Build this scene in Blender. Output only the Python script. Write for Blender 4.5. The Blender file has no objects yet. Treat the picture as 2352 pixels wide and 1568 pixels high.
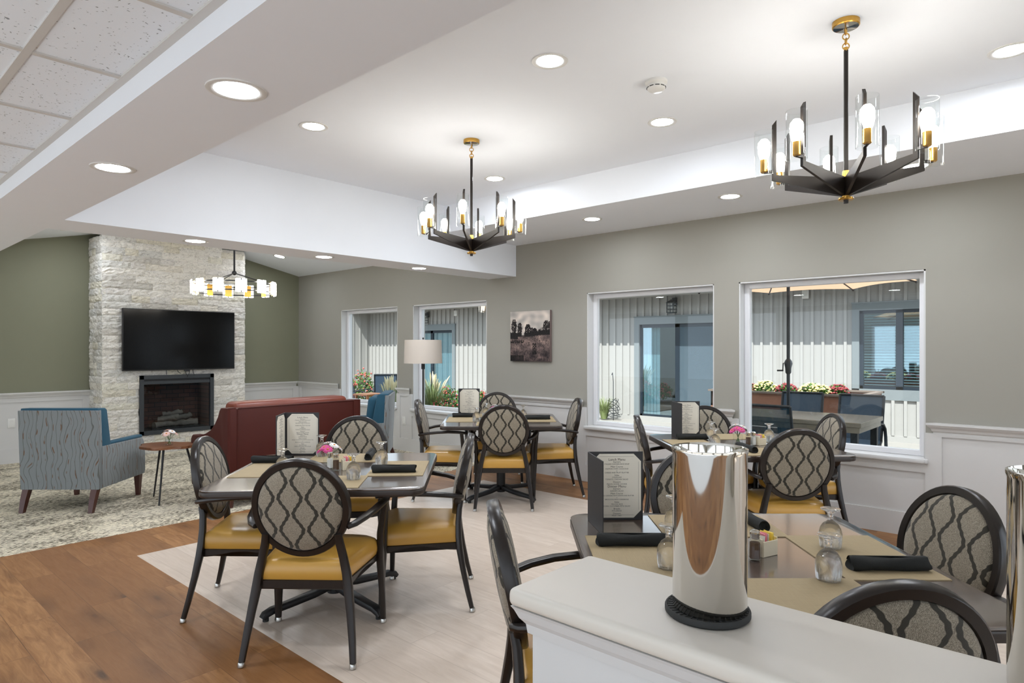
import bpy, bmesh, math, random
from mathutils import Vector, Matrix, noise
PI = math.pi
random.seed(7)
C = bpy.context.scene.collection
sc = bpy.context.scene

# ------------------------------------------------------------------ camera, world, sun, exposure
FPX, CX, HY, HC = 1470.0, 1176.0, 800.0, 1.43
YAW = math.atan(1636.0 / FPX)
cam_d = bpy.data.cameras.new('camera'); cam = bpy.data.objects.new('camera', cam_d); C.objects.link(cam)
cam_d.sensor_width = 36.0; cam_d.lens = FPX / 2352.0 * 36.0
cam_d.shift_y = (HY - 784.0) / 2352.0
cam_d.clip_start = 0.05; cam_d.clip_end = 200
cam.location = (0, 0, HC); cam.rotation_euler = (PI / 2, 0, -YAW)
sc.camera = cam
sc.view_settings.view_transform = 'Standard'
sc.view_settings.look = 'None'
sc.view_settings.gamma = 1.0
sc.view_settings.use_curve_mapping = False
sc.view_settings.exposure = 0.66
sc.cycles.max_bounces = 10; sc.cycles.diffuse_bounces = 5; sc.cycles.glossy_bounces = 5
sc.cycles.transmission_bounces = 12; sc.cycles.transparent_max_bounces = 16
sc.cycles.caustics_reflective = False; sc.cycles.caustics_refractive = False
sc.cycles.sample_clamp_indirect = 4.0

w = bpy.data.worlds.new('world'); sc.world = w; w.use_nodes = True
bg = w.node_tree.nodes['Background']; bg.inputs[0].default_value = (0.80, 0.89, 1.0, 1); bg.inputs[1].default_value = 1.5
sd = bpy.data.lights.new('sun', 'SUN'); sd.energy = 5.3; sd.angle = math.radians(0.5); sd.color = (1, 0.98, 0.95)
sun = bpy.data.objects.new('sun', sd); C.objects.link(sun)
SUNV = Vector((math.cos(math.radians(54)) * 0.93, math.cos(math.radians(54)) * 0.36, -math.sin(math.radians(54))))
sun.rotation_euler = SUNV.to_track_quat('-Z', 'Y').to_euler()
sun.location = (-5, -3, 12)

L_DOWN = 125.0      # radiance of a recessed downlight lens
L_BULB = 40.0
L_PANEL = 16.0

# ------------------------------------------------------------------ helpers
Fv = Vector((math.sin(YAW), math.cos(YAW), 0)); Rv = Vector((math.cos(YAW), -math.sin(YAW), 0))
def cw(u, t, z=0.0):
    """lateral / depth from where the photographer stood -> room coordinates"""
    v = Fv * t + Rv * u; return Vector((v.x, v.y, z))
def heading(u, t):
    v = Fv * t + Rv * u; return math.atan2(-v.x, v.y)

def lin(c):
    r = []
    for v in c:
        v = v / 255.0
        r.append(v / 12.92 if v <= 0.04045 else ((v + 0.055) / 1.055) ** 2.4)
    return (r[0], r[1], r[2], 1.0)

class N:
    """small node-tree wrapper"""
    def __init__(s, name):
        s.m = bpy.data.materials.new(name); s.m.use_nodes = True
        s.t = s.m.node_tree; s.b = s.t.nodes['Principled BSDF']; s.out = s.t.nodes['Material Output']
    def n(s, typ, **kw):
        nd = s.t.nodes.new(typ)
        for k, v in kw.items():
            if k.startswith('i_'):
                key = k[2:]
                key = int(key) if key.isdigit() else key
                nd.inputs[key].default_value = v
            else: setattr(nd, k, v)
        return nd
    def l(s, a, b): s.t.links.new(a, b)
    def math(s, op, a, b=None, c=None):
        nd = s.t.nodes.new('ShaderNodeMath'); nd.operation = op
        for i, v in enumerate((a, b, c)):
            if v is None: continue
            if isinstance(v, (int, float)): nd.inputs[i].default_value = v
            else: s.l(v, nd.inputs[i])
        return nd.outputs[0]
    def mix(s, fac, a, b, mode='MIX'):
        nd = s.t.nodes.new('ShaderNodeMix'); nd.data_type = 'RGBA'; nd.blend_type = mode
        for sock, v in ((nd.inputs[0], fac), (nd.inputs[6], a), (nd.inputs[7], b)):
            if isinstance(v, (int, float, tuple)): sock.default_value = v
            else: s.l(v, sock)
        return nd.outputs[2]
    def coord(s, kind='Object', scale=(1, 1, 1), rot=(0, 0, 0), loc=(0, 0, 0)):
        tc = s.n('ShaderNodeTexCoord'); mp = s.n('ShaderNodeMapping')
        mp.inputs['Scale'].default_value = scale; mp.inputs['Rotation'].default_value = rot; mp.inputs['Location'].default_value = loc
        s.l(tc.outputs[kind], mp.inputs[0]); return mp.outputs[0]
    def noise(s, vec, scale, detail=3, rough=0.55, dist=0.0):
        nd = s.n('ShaderNodeTexNoise'); nd.inputs['Scale'].default_value = scale; nd.inputs['Detail'].default_value = detail
        nd.inputs['Roughness'].default_value = rough; nd.inputs['Distortion'].default_value = dist
        s.l(vec, nd.inputs['Vector']); return nd.outputs['Fac']
    def ramp(s, fac, stops):
        nd = s.n('ShaderNodeValToRGB'); cr = nd.color_ramp
        while len(cr.elements) < len(stops): cr.elements.new(0.5)
        for e, (p, c) in zip(cr.elements, stops): e.position = p; e.color = c if len(c) == 4 else lin(c)
        s.l(fac, nd.inputs[0]); return nd.outputs[0]
    def bump(s, h, strength=0.2, dist=0.01):
        nd = s.n('ShaderNodeBump'); nd.inputs['Strength'].default_value = strength; nd.inputs['Distance'].default_value = dist
        s.l(h, nd.inputs['Height']); s.l(nd.outputs[0], s.b.inputs['Normal'])
    def base(s, c):
        if isinstance(c, tuple): s.b.inputs['Base Color'].default_value = c
        else: s.l(c, s.b.inputs['Base Color'])
    def set(s, rough=None, metal=None, spec=None, **kw):
        if rough is not None: s.b.inputs['Roughness'].default_value = rough
        if metal is not None: s.b.inputs['Metallic'].default_value = metal
        if spec is not None: s.b.inputs['Specular IOR Level'].default_value = spec
        for k, v in kw.items(): s.b.inputs[k].default_value = v

def plain(name, rgb, rough=0.5, metal=0.0, spec=0.5, var=0.04, vs=6.0, bump=0.0, bs=60.0, **kw):
    n = N(name); c = lin(rgb)
    v = n.coord()
    f = n.noise(v, vs, 3)
    lo = tuple(x * (1 - var) for x in c[:3]) + (1,); hi = tuple(min(1, x * (1 + var)) for x in c[:3]) + (1,)
    n.base(n.mix(f, lo, hi))
    n.set(rough, metal, spec, **kw)
    if bump > 0: n.bump(n.noise(v, bs, 3), bump, 0.003)
    return n.m

def emis(name, rgb, strength):
    n = N(name); n.base((0.8, 0.8, 0.8, 1)); n.b.inputs['Emission Color'].default_value = lin(rgb)
    n.b.inputs['Emission Strength'].default_value = strength; return n.m

def thin_glass(name, tint=(0.97, 0.985, 0.98), f0=0.04, edge=0.6, rough=0.0):
    n = N(name); n.t.nodes.remove(n.b)
    tr = n.n('ShaderNodeBsdfTransparent'); tr.inputs[0].default_value = tint + (1,)
    gl = n.n('ShaderNodeBsdfGlossy'); gl.inputs['Roughness'].default_value = rough
    lw = n.n('ShaderNodeLayerWeight'); lw.inputs['Blend'].default_value = 0.35
    fac = n.math('ADD', n.math('MULTIPLY', n.math('POWER', lw.outputs['Facing'], 3.0), edge), f0)
    mx = n.n('ShaderNodeMixShader'); n.l(fac, mx.inputs[0]); n.l(tr.outputs[0], mx.inputs[1]); n.l(gl.outputs[0], mx.inputs[2])
    n.l(mx.outputs[0], n.out.inputs[0]); return n.m

# ---- materials
M = {}
M['white'] = plain('white_paint', (206, 206, 205), 0.45, var=0.015)
M['ceil'] = plain('ceiling_paint', (237, 241, 247), 0.9, var=0.01, spec=0.2)
M['greige'] = plain('greige_paint', (152, 149, 140), 0.75, var=0.015, spec=0.3)
M['green'] = plain('olive_green_paint', (128, 128, 108), 0.65, var=0.02, spec=0.3)
M['wainscot'] = plain('wainscot_paint', (205, 204, 202), 0.4, var=0.015)
M['black'] = plain('black_metal', (24, 24, 26), 0.45)
M['bronze'] = plain('dark_bronze', (34, 28, 24), 0.4, metal=0.2)
M['brass'] = plain('brushed_brass', (205, 160, 80), 0.28, metal=1.0, var=0.06)
M['chrome'] = plain('chrome', (215, 212, 205), 0.06, metal=1.0, var=0.01)
M['dullchrome'] = plain('satin_chrome', (190, 188, 182), 0.25, metal=1.0)
M['rubber'] = plain('black_rubber', (38, 39, 38), 0.7)
M['glass'] = thin_glass('clear_glass', f0=0.05, edge=0.55)
M['shade_glass'] = thin_glass('lamp_shade_glass', f0=0.05, edge=0.9)
M['window_glass'] = thin_glass('window_glass', tint=(0.95, 0.97, 0.97), f0=0.022, edge=0.3)
M['lens'] = emis('downlight_lens', (240, 246, 255), L_DOWN)
M['bulb'] = emis('bulb_glow', (255, 249, 240), L_BULB)
M['panelglow'] = emis('lantern_panel_glow', (255, 249, 238), L_PANEL)
M['yellow'] = plain('mustard_vinyl', (196, 150, 66), 0.33, var=0.10, vs=4, spec=0.6)
M['navyframe'] = plain('dark_navy_metal', (30, 42, 52), 0.4)
M['bluegrey'] = plain('blue_grey_trim', (118, 126, 128), 0.6)
M['redleather'] = plain('oxblood_leather', (68, 21, 12), 0.55, var=0.08, bump=0.15, bs=220, spec=0.3)
M['redleather_lit'] = plain('oxblood_leather_lit', (112, 50, 32), 0.36, var=0.08, bump=0.15, bs=220, spec=0.5)  # lighter copy of the leather: light on the cushions put into the colour
M['teal'] = plain('teal_velvet', (38, 80, 100), 0.75, var=0.12, spec=0.25, **{'Sheen Weight': 0.1})
M['mahogany'] = plain('mahogany_leg', (72, 36, 26), 0.35, var=0.15)
M['linen'] = plain('linen_shade', (196, 186, 174), 0.9, var=0.03, bump=0.3, bs=300)
M['napkin'] = plain('black_napkin', (20, 22, 20), 0.85, var=0.2, vs=30, bump=0.3, bs=400)
M['menucover'] = plain('menu_cover', (44, 44, 46), 0.5, bump=0.3, bs=500)
M['paper'] = plain('menu_paper', (226, 220, 206), 0.7, var=0.01)
M['ink'] = plain('menu_ink', (60, 56, 52), 0.8)
M['ceramic'] = plain('cream_ceramic', (232, 220, 192), 0.25)
M['pepper'] = plain('ground_pepper', (86, 62, 46), 0.9, var=0.5, vs=500)
M['salt'] = plain('salt', (238, 236, 230), 0.9)
M['pinkpkt'] = plain('pink_packet', (235, 150, 160), 0.6)
M['yellowpkt'] = plain('yellow_packet', (236, 208, 90), 0.6)
M['petalw'] = plain('white_petal', (240, 236, 234), 0.6)
M['petalp'] = plain('pink_petal', (196, 64, 128), 0.6, var=0.25, vs=60)
M['petall'] = plain('pale_pink_petal', (238, 200, 190), 0.6)
M['eye'] = plain('flower_eye', (190, 130, 50), 0.8)
M['stem'] = plain('flower_stem', (70, 110, 50), 0.7)
M['concrete'] = plain('patio_concrete', (150, 147, 141), 0.9, var=0.08)
M['mulch'] = plain('mulch', (92, 74, 60), 0.95, var=0.5, vs=40, bump=0.8, bs=60)
M['canopy'] = plain('tan_canvas', (214, 178, 146), 0.85, var=0.03)
def canvas():
    n = N('tan_canvas'); n.t.nodes.remove(n.b)
    d = n.n('ShaderNodeBsdfDiffuse'); d.inputs[0].default_value = lin((216, 180, 148)); t = n.n('ShaderNodeBsdfTranslucent'); t.inputs[0].default_value = lin((226, 186, 152))
    mx = n.n('ShaderNodeMixShader'); mx.inputs[0].default_value = 0.45; n.l(d.outputs[0], mx.inputs[1]); n.l(t.outputs[0], mx.inputs[2]); n.l(mx.outputs[0], n.out.inputs[0]); return n.m
M['canopy'] = canvas()
M['sling'] = plain('blue_sling_mesh', (62, 84, 104), 0.7, var=0.08, bump=0.3, bs=400)
M['outdark'] = plain('patio_frame', (28, 36, 42), 0.45)
M['outtable'] = plain('patio_table', (128, 120, 106), 0.25, var=0.08)
M['planterwood'] = plain('planter_wood', (150, 108, 88), 0.8, var=0.12)
M['planterrim'] = plain('planter_rim', (120, 108, 98), 0.8, var=0.1)
M['leaf'] = plain('leaf_green', (74, 112, 44), 0.7, var=0.4, vs=12)
M['leafl'] = plain('grass_green', (132, 146, 92), 0.7, var=0.35, vs=10)
M['plume'] = plain('grass_plume', (214, 204, 168), 0.8)
M['mumy'] = plain('yellow_mum', (236, 226, 150), 0.7, var=0.15, vs=30)
M['mumr'] = plain('red_mum', (140, 56, 60), 0.7, var=0.25, vs=30)
M['rose'] = plain('rose_bloom', (196, 96, 86), 0.7, var=0.3, vs=20)
M['soil'] = plain('planter_soil', (64, 52, 42), 0.95, var=0.4, vs=30)
M['trimwhite'] = plain('vinyl_window_white', (226, 226, 228), 0.35, var=0.01)
M['blind'] = plain('blind_slat', (205, 214, 214), 0.6)
M['log'] = plain('ceramic_log', (92, 88, 84), 0.9, var=0.5, vs=18, bump=0.6, bs=60)
M['firebox'] = plain('firebox_liner', (34, 32, 32), 0.8, var=0.2)
M['insert'] = plain('fireplace_insert_frame', (48, 52, 56), 0.45)
M['darkroom'] = plain('dark_interior', (40, 46, 50), 0.9)
M['orangewood'] = plain('orange_wood', (186, 120, 70), 0.5, var=0.15, vs=20)
M['plastic'] = plain('white_plastic', (222, 221, 217), 0.4, var=0.01)

def screen_mat():
    n = N('tv_screen'); n.base((0.003, 0.003, 0.003, 1)); n.set(0.15, 0, 0.2); return n.m
M['screen'] = screen_mat()
def firebrick():
    n = N('firebox_brick'); br = n.n('ShaderNodeTexBrick'); v = n.coord(scale=(1, 1, 1), rot=(PI / 2, 0, 0))
    n.l(v, br.inputs['Vector'])
    br.inputs['Scale'].default_value = 1; br.inputs['Brick Width'].default_value = 0.16; br.inputs['Row Height'].default_value = 0.06
    br.inputs['Mortar Size'].default_value = 0.004
    br.inputs['Color1'].default_value = lin((74, 48, 42)); br.inputs['Color2'].default_value = lin((60, 42, 38)); br.inputs['Mortar'].default_value = lin((30, 28, 28))
    n.base(br.outputs['Color']); n.set(0.9); return n.m
M['firebrick'] = firebrick()

def wood_planks(name, c1, c2, grain, dark, pw, pl, rough, knots=True):
    n = N(name)
    v = n.coord('Object', rot=(0, 0, PI / 2))            # planks run along the room's long axis
    br = n.n('ShaderNodeTexBrick'); n.l(v, br.inputs['Vector'])
    br.offset = 0.37; br.inputs['Scale'].default_value = 1
    br.inputs['Brick Width'].default_value = pl; br.inputs['Row Height'].default_value = pw
    br.inputs['Mortar Size'].default_value = 0.0016; br.inputs['Mortar Smooth'].default_value = 0.2
    br.inputs['Color1'].default_value = (0, 0, 0, 1); br.inputs['Color2'].default_value = (1, 1, 1, 1); br.inputs['Mortar'].default_value = (0.5, 0.5, 0.5, 1)
    tone = br.outputs['Color']; seam = br.outputs['Fac']
    vm = n.n('ShaderNodeVectorMath', operation='MULTIPLY_ADD')
    n.l(v, vm.inputs[0]); vm.inputs[1].default_value = (1, 1, 1)
    sv = n.n('ShaderNodeVectorMath', operation='SCALE'); n.l(tone, sv.inputs[0]); sv.inputs['Scale'].default_value = 7.0
    n.l(sv.outputs[0], vm.inputs[2])
    mp = n.n('ShaderNodeMapping'); mp.inputs['Scale'].default_value = (1.3, 9, 1); n.l(vm.outputs[0], mp.inputs[0])
    g = n.noise(mp.outputs[0], 3.2, 8, 0.62, 0.9)
    mp2 = n.n('ShaderNodeMapping'); mp2.inputs['Scale'].default_value = (3, 90, 1); n.l(vm.outputs[0], mp2.inputs[0])
    g2 = n.noise(mp2.outputs[0], 3.0, 3)
    base = n.mix(tone, lin(c1), lin(c2))
    base = n.mix(n.ramp(g, [(0.35, (0, 0, 0)), (0.72, (255, 255, 255))]), base, lin(grain))
    base = n.mix(n.math('MULTIPLY', g2, 0.28), base, lin(dark))
    if knots:
        mp3 = n.n('ShaderNodeMapping'); mp3.inputs['Scale'].default_value = (1.6, 5.0, 1); n.l(vm.outputs[0], mp3.inputs[0])
        vo = n.n('ShaderNodeTexVoronoi'); vo.inputs['Scale'].default_value = 1.15; n.l(mp3.outputs[0], vo.inputs['Vector'])
        kd = n.math('ADD', vo.outputs['Distance'], n.math('MULTIPLY', n.noise(vm.outputs[0], 24, 3), 0.10))
        k = n.ramp(kd, [(0.10, (255, 255, 255)), (0.19, (0, 0, 0))])
        k2 = n.ramp(kd, [(0.12, (255, 255, 255)), (0.50, (0, 0, 0))])
        base = n.mix(n.math('MULTIPLY', k2, 0.5), base, lin(dark))
        base = n.mix(n.math('MULTIPLY', k, 0.65), base, lin((58, 46, 38)))
    base = n.mix(n.math('MULTIPLY', seam, 0.5), base, lin(dark))
    n.base(base)
    n.set(spec=0.35); rr = n.math('ADD', n.math('MULTIPLY', g, 0.16), rough); n.l(rr, n.b.inputs['Roughness'])
    n.bump(n.math('SUBTRACT', n.math('MULTIPLY', g2, 0.4), seam), 0.12, 0.002)
    return n.m
M['oak'] = wood_planks('brown_oak_vinyl_plank', (184, 136, 88), (144, 100, 60), (136, 92, 54), (80, 52, 32), 0.18, 1.22, 0.40)
M['pale'] = wood_planks('pale_oak_vinyl_plank', (228, 214, 200), (216, 201, 186), (206, 190, 174), (164, 146, 130), 0.18, 1.22, 0.24, knots=False)

def carpet():
    n = N('distressed_cream_carpet'); v = n.coord()
    mp = n.n('ShaderNodeMapping'); mp.inputs['Scale'].default_value = (17, 58, 1); n.l(v, mp.inputs[0])
    a = n.noise(mp.outputs[0], 1.6, 2, 0.5, 0.6)
    mp2 = n.n('ShaderNodeMapping'); mp2.inputs['Scale'].default_value = (1.0, 1.9, 1); n.l(v, mp2.inputs[0])
    b = n.noise(mp2.outputs[0], 1.7, 3, 0.6, 0.4)
    s = n.math('ADD', a, n.math('MULTIPLY', n.math('SUBTRACT', b, 0.5), 0.45))
    m = n.ramp(s, [(0.51, (0, 0, 0)), (0.54, (255, 255, 255))])
    fine = n.noise(v, 160, 2)
    base = n.mix(n.noise(v, 2.4, 2), lin((240, 228, 200)), lin((226, 218, 200)))
    base = n.mix(n.math('MULTIPLY', m, 0.9), base, lin((84, 76, 64)))
    base = n.mix(n.math('MULTIPLY', fine, 0.22), base, lin((120, 112, 98)))
    n.base(base); n.set(0.95, spec=0.1); n.bump(fine, 0.6, 0.006); return n.m
M['carpet'] = carpet()

def tile_mat():
    n = N('fissured_ceiling_tile'); v = n.coord()
    vo = n.n('ShaderNodeTexVoronoi'); vo.inputs['Scale'].default_value = 58; vo.inputs['Randomness'].default_value = 1
    dv = n.n('ShaderNodeVectorMath', operation='ADD'); ns = n.n('ShaderNodeTexNoise'); ns.inputs['Scale'].default_value = 30; n.l(v, ns.inputs['Vector'])
    sv = n.n('ShaderNodeVectorMath', operation='SCALE'); sv.inputs['Scale'].default_value = 0.05; n.l(ns.outputs['Color'], sv.inputs[0])
    n.l(v, dv.inputs[0]); n.l(sv.outputs[0], dv.inputs[1]); n.l(dv.outputs[0], vo.inputs['Vector'])
    f = n.ramp(vo.outputs['Distance'], [(0.12, (0, 0, 0)), (0.2, (255, 255, 255))])
    gate = n.ramp(n.noise(v, 26, 2), [(0.56, (255, 255, 255)), (0.60, (0, 0, 0))])
    f = n.math('MAXIMUM', f, n.math('SUBTRACT', 1.0, gate))
    n.base(n.mix(f, lin((156, 160, 164)), lin((238, 245, 252)))); n.set(0.95, spec=0.1)
    n.bump(f, 0.5, 0.004); return n.m
M['tile'] = tile_mat()
M['tbar'] = plain('ceiling_grid_bar', (206, 204, 200), 0.5)

def ogee():
    n = N('ogee_lattice_fabric'); tc = n.n('ShaderNodeTexCoord'); sp = n.n('ShaderNodeSeparateXYZ'); n.l(tc.outputs['Object'], sp.inputs[0])
    P, V = 0.129, 0.152
    s = n.math('DIVIDE', n.math('ADD', sp.outputs['X'], 0.033), P / 2)
    k = n.math('FLOOR', s); fr = n.math('SUBTRACT', s, k)
    par = n.math('SUBTRACT', 1.0, n.math('MULTIPLY', n.math('FLOORED_MODULO', k, 2.0), 2.0))
    th = n.math('MULTIPLY', sp.outputs['Z'], 2 * PI / V)
    wv = n.math('ADD', n.math('COSINE', th), n.math('MULTIPLY', n.math('COSINE', n.math('MULTIPLY', th, 3.0)), 0.03))
    wig = n.math('MULTIPLY', n.math('SINE', n.math('MULTIPLY', th, 7.0)), 0.025)
    off = n.math('ADD', n.math('MULTIPLY', n.math('MULTIPLY', wv, par), 0.30), wig)
    d = n.math('ABSOLUTE', n.math('SUBTRACT', n.math('SUBTRACT', fr, 0.5), off))
    line = n.ramp(d, [(0.118, (255, 255, 255)), (0.138, (0, 0, 0))])
    v = n.coord()
    grain = n.noise(v, 420, 2, 0.6, 1.5)
    rings = n.math('SINE', n.math('MULTIPLY', d, 95.0))
    rb = n.math('MULTIPLY', n.math('ADD', rings, 1.0), 0.10)
    base = n.mix(n.ramp(grain, [(0.42, (0, 0, 0)), (0.58, (255, 255, 255))]), lin((112, 104, 90)), lin((176, 166, 148)))
    base = n.mix(n.math('MULTIPLY', rb, 1.8), base, lin((96, 88, 74)))
    base = n.mix(line, base, lin((54, 51, 43)))
    n.base(base); n.set(0.8, spec=0.25, **{'Sheen Weight': 0.2}); n.bump(grain, 0.3, 0.003); return n.m
M['ogee'] = ogee()

def frame_mat():
    n = N('espresso_chair_frame'); v = n.coord(scale=(30, 30, 4)); g = n.noise(v, 2, 4)
    n.base(n.mix(g, lin((20, 16, 14)), lin((38, 30, 25)))); n.set(0.3, spec=0.45); return n.m
M['frame'] = frame_mat()
def tabletop():
    n = N('walnut_laminate'); v = n.coord(scale=(2.2, 40, 1)); g = n.noise(v, 2, 5, 0.6, 0.4)
    n.base(n.mix(g, lin((60, 48, 42)), lin((92, 76, 64)))); n.set(0.19, spec=0.5, IOR=2.2, **{'Coat Weight': 0.6, 'Coat Roughness': 0.1}); return n.m
M['top'] = tabletop()
M['topedge'] = plain('dark_table_edge', (46, 36, 30), 0.35)
def mat_mat():
    n = N('woven_straw_placemat'); v = n.coord(scale=(6, 220, 1)); g = n.noise(v, 2, 4, 0.6); g2 = n.noise(n.coord(scale=(160, 8, 1)), 2, 3)
    c = n.mix(g, lin((170, 150, 112)), lin((130, 114, 86))); c = n.mix(n.math('MULTIPLY', g2, 0.35), c, lin((190, 174, 140)))
    n.base(c); n.set(0.75); n.bump(g, 0.5, 0.002); return n.m
M['mat'] = mat_mat()
def streak():
    n = N('wavy_streak_upholstery'); tc = n.n('ShaderNodeTexCoord'); sp = n.n('ShaderNodeSeparateXYZ'); n.l(tc.outputs['Object'], sp.inputs[0])
    h = n.math('ADD', sp.outputs['X'], sp.outputs['Y'])
    zz = sp.outputs['Z']
    cb = n.n('ShaderNodeCombineXYZ'); n.l(n.math('MULTIPLY', h, 5.0), cb.inputs[0]); n.l(n.math('MULTIPLY', zz, 3.2), cb.inputs[1])
    nz = n.noise(cb.outputs[0], 1.5, 1)
    sw = n.math('ADD', n.math('MULTIPLY', n.math('SUBTRACT', nz, 0.5), 3.4), n.math('MULTIPLY', n.math('SINE', n.math('MULTIPLY', zz, 22.0)), 0.35))
    def lines(freq, ph, a, b):
        q = n.math('SINE', n.math('ADD', n.math('MULTIPLY', n.math('ADD', h, n.math('MULTIPLY', sw, 0.030)), freq), ph))
        return n.ramp(q, [(a, (0, 0, 0)), (b, (255, 255, 255))])
    l1 = lines(150.0, 0.0, 0.90, 0.97)
    l2 = lines(97.0, 1.3, 0.90, 0.97)
    cb2 = n.n('ShaderNodeCombineXYZ'); n.l(n.math('MULTIPLY', h, 9.0), cb2.inputs[0]); n.l(n.math('MULTIPLY', zz, 9.0), cb2.inputs[1])
    gate = n.ramp(n.noise(cb2.outputs[0], 1.4, 1), [(0.50, (0, 0, 0)), (0.6, (255, 255, 255))])
    l2g = n.math('MULTIPLY', l2, gate)
    c = n.mix(n.math('MULTIPLY', l1, 0.65), lin((124, 129, 130)), lin((72, 72, 64)))
    c = n.mix(l2g, c, lin((104, 76, 52)))
    n.base(c); n.set(0.8, spec=0.2, **{'Sheen Weight': 0.2}); return n.m
M['streak'] = streak()
def attr_mat(name, rough=0.9, noise_amt=0.25, bump=0.5, bs=40, vein=0.0):
    n = N(name); a = n.n('ShaderNodeVertexColor'); a.layer_name = 'Col'
    v = n.coord()
    g = n.noise(v, bs, 6, 0.7, 0.8)
    c = n.mix(n.ramp(g, [(0.28, (255, 255, 255)), (0.44, (0, 0, 0))]), a.outputs['Color'], n.mix(noise_amt, a.outputs['Color'], lin((120, 114, 106))))
    if vein:
        q = n.noise(n.coord(scale=(1, 1, 2.2)), 9.0, 5, 0.65, 1.2)
        vn = n.ramp(n.math('ABSOLUTE', n.math('SUBTRACT', q, 0.5)), [(0.004, (255, 255, 255)), (0.02, (0, 0, 0))])
        pt = n.ramp(n.noise(v, 3.0, 3), [(0.5, (0, 0, 0)), (0.62, (255, 255, 255))])
        c = n.mix(n.math('MULTIPLY', vn, vein), c, lin((110, 106, 100)))
        c = n.mix(n.math('MULTIPLY', pt, 0.14), c, lin((204, 196, 180)))
    n.base(c)
    n.set(rough, spec=0.2)
    if bump: n.bump(g, bump, 0.012)
    return n.m
M['stone'] = attr_mat('split_face_ledgestone', noise_amt=0.40, bump=0.4, vein=0.6)
M['painting'] = attr_mat('sepia_landscape_canvas', 0.7, 0.12, 0.2, 90)
def counter_mat():
    n = N('white_quartz'); v = n.coord(); g = n.noise(v, 3.0, 5, 0.6, 1.5)
    n.base(n.mix(n.ramp(g, [(0.42, (216, 211, 200)), (0.7, (206, 198, 188))]), lin((218, 213, 203)), lin((210, 204, 194)))); n.set(0.42, spec=0.4); return n.m
M['quartz'] = counter_mat()
def livewood():
    n = N('live_edge_wood'); v = n.coord(scale=(3, 14, 1)); g = n.noise(v, 3, 5, 0.6, 1.0)
    n.base(n.mix(g, lin((150, 98, 62)), lin((84, 50, 32)))); n.set(0.35); return n.m
M['livewood'] = livewood()
def door_glass():
    n = N('tinted_door_glass'); n.t.nodes.remove(n.b)
    tr = n.n('ShaderNodeBsdfTransparent'); tr.inputs[0].default_value = (0.72, 0.84, 0.88, 1)
    gl = n.n('ShaderNodeBsdfGlossy'); gl.inputs['Roughness'].default_value = 0.02; gl.inputs['Color'].default_value = (0.8, 0.95, 1, 1)
    mx = n.n('ShaderNodeMixShader'); mx.inputs[0].default_value = 0.22; n.l(tr.outputs[0], mx.inputs[1]); n.l(gl.outputs[0], mx.inputs[2])
    n.l(mx.outputs[0], n.out.inputs[0]); return n.m
M['doorglass'] = door_glass()
def screenmesh():
    n = N('insect_screen'); n.t.nodes.remove(n.b)
    tr = n.n('ShaderNodeBsdfTransparent'); df = n.n('ShaderNodeBsdfDiffuse'); df.inputs[0].default_value = lin((96, 112, 122))
    mx = n.n('ShaderNodeMixShader'); mx.inputs[0].default_value = 0.55; n.l(tr.outputs[0], mx.inputs[1]); n.l(df.outputs[0], mx.inputs[2])
    n.l(mx.outputs[0], n.out.inputs[0]); return n.m
M['screenmesh'] = screenmesh()
def slingsee():
    n = N('see_through_sling'); n.t.nodes.remove(n.b)
    tr = n.n('ShaderNodeBsdfTransparent'); df = n.n('ShaderNodeBsdfDiffuse'); df.inputs[0].default_value = lin((40, 66, 80))
    mx = n.n('ShaderNodeMixShader'); mx.inputs[0].default_value = 0.75; n.l(tr.outputs[0], mx.inputs[1]); n.l(df.outputs[0], mx.inputs[2])
    n.l(mx.outputs[0], n.out.inputs[0]); return n.m
M['slingsee'] = slingsee()
M['siding'] = plain('white_board_batten', (163, 162, 158), 0.8, var=0.03)

M['bouncefloor'] = plain('white_bounce_floor', (236, 237, 240), 0.5)  # unseen floor, made near white to bounce daylight onto the ceilings
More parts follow.
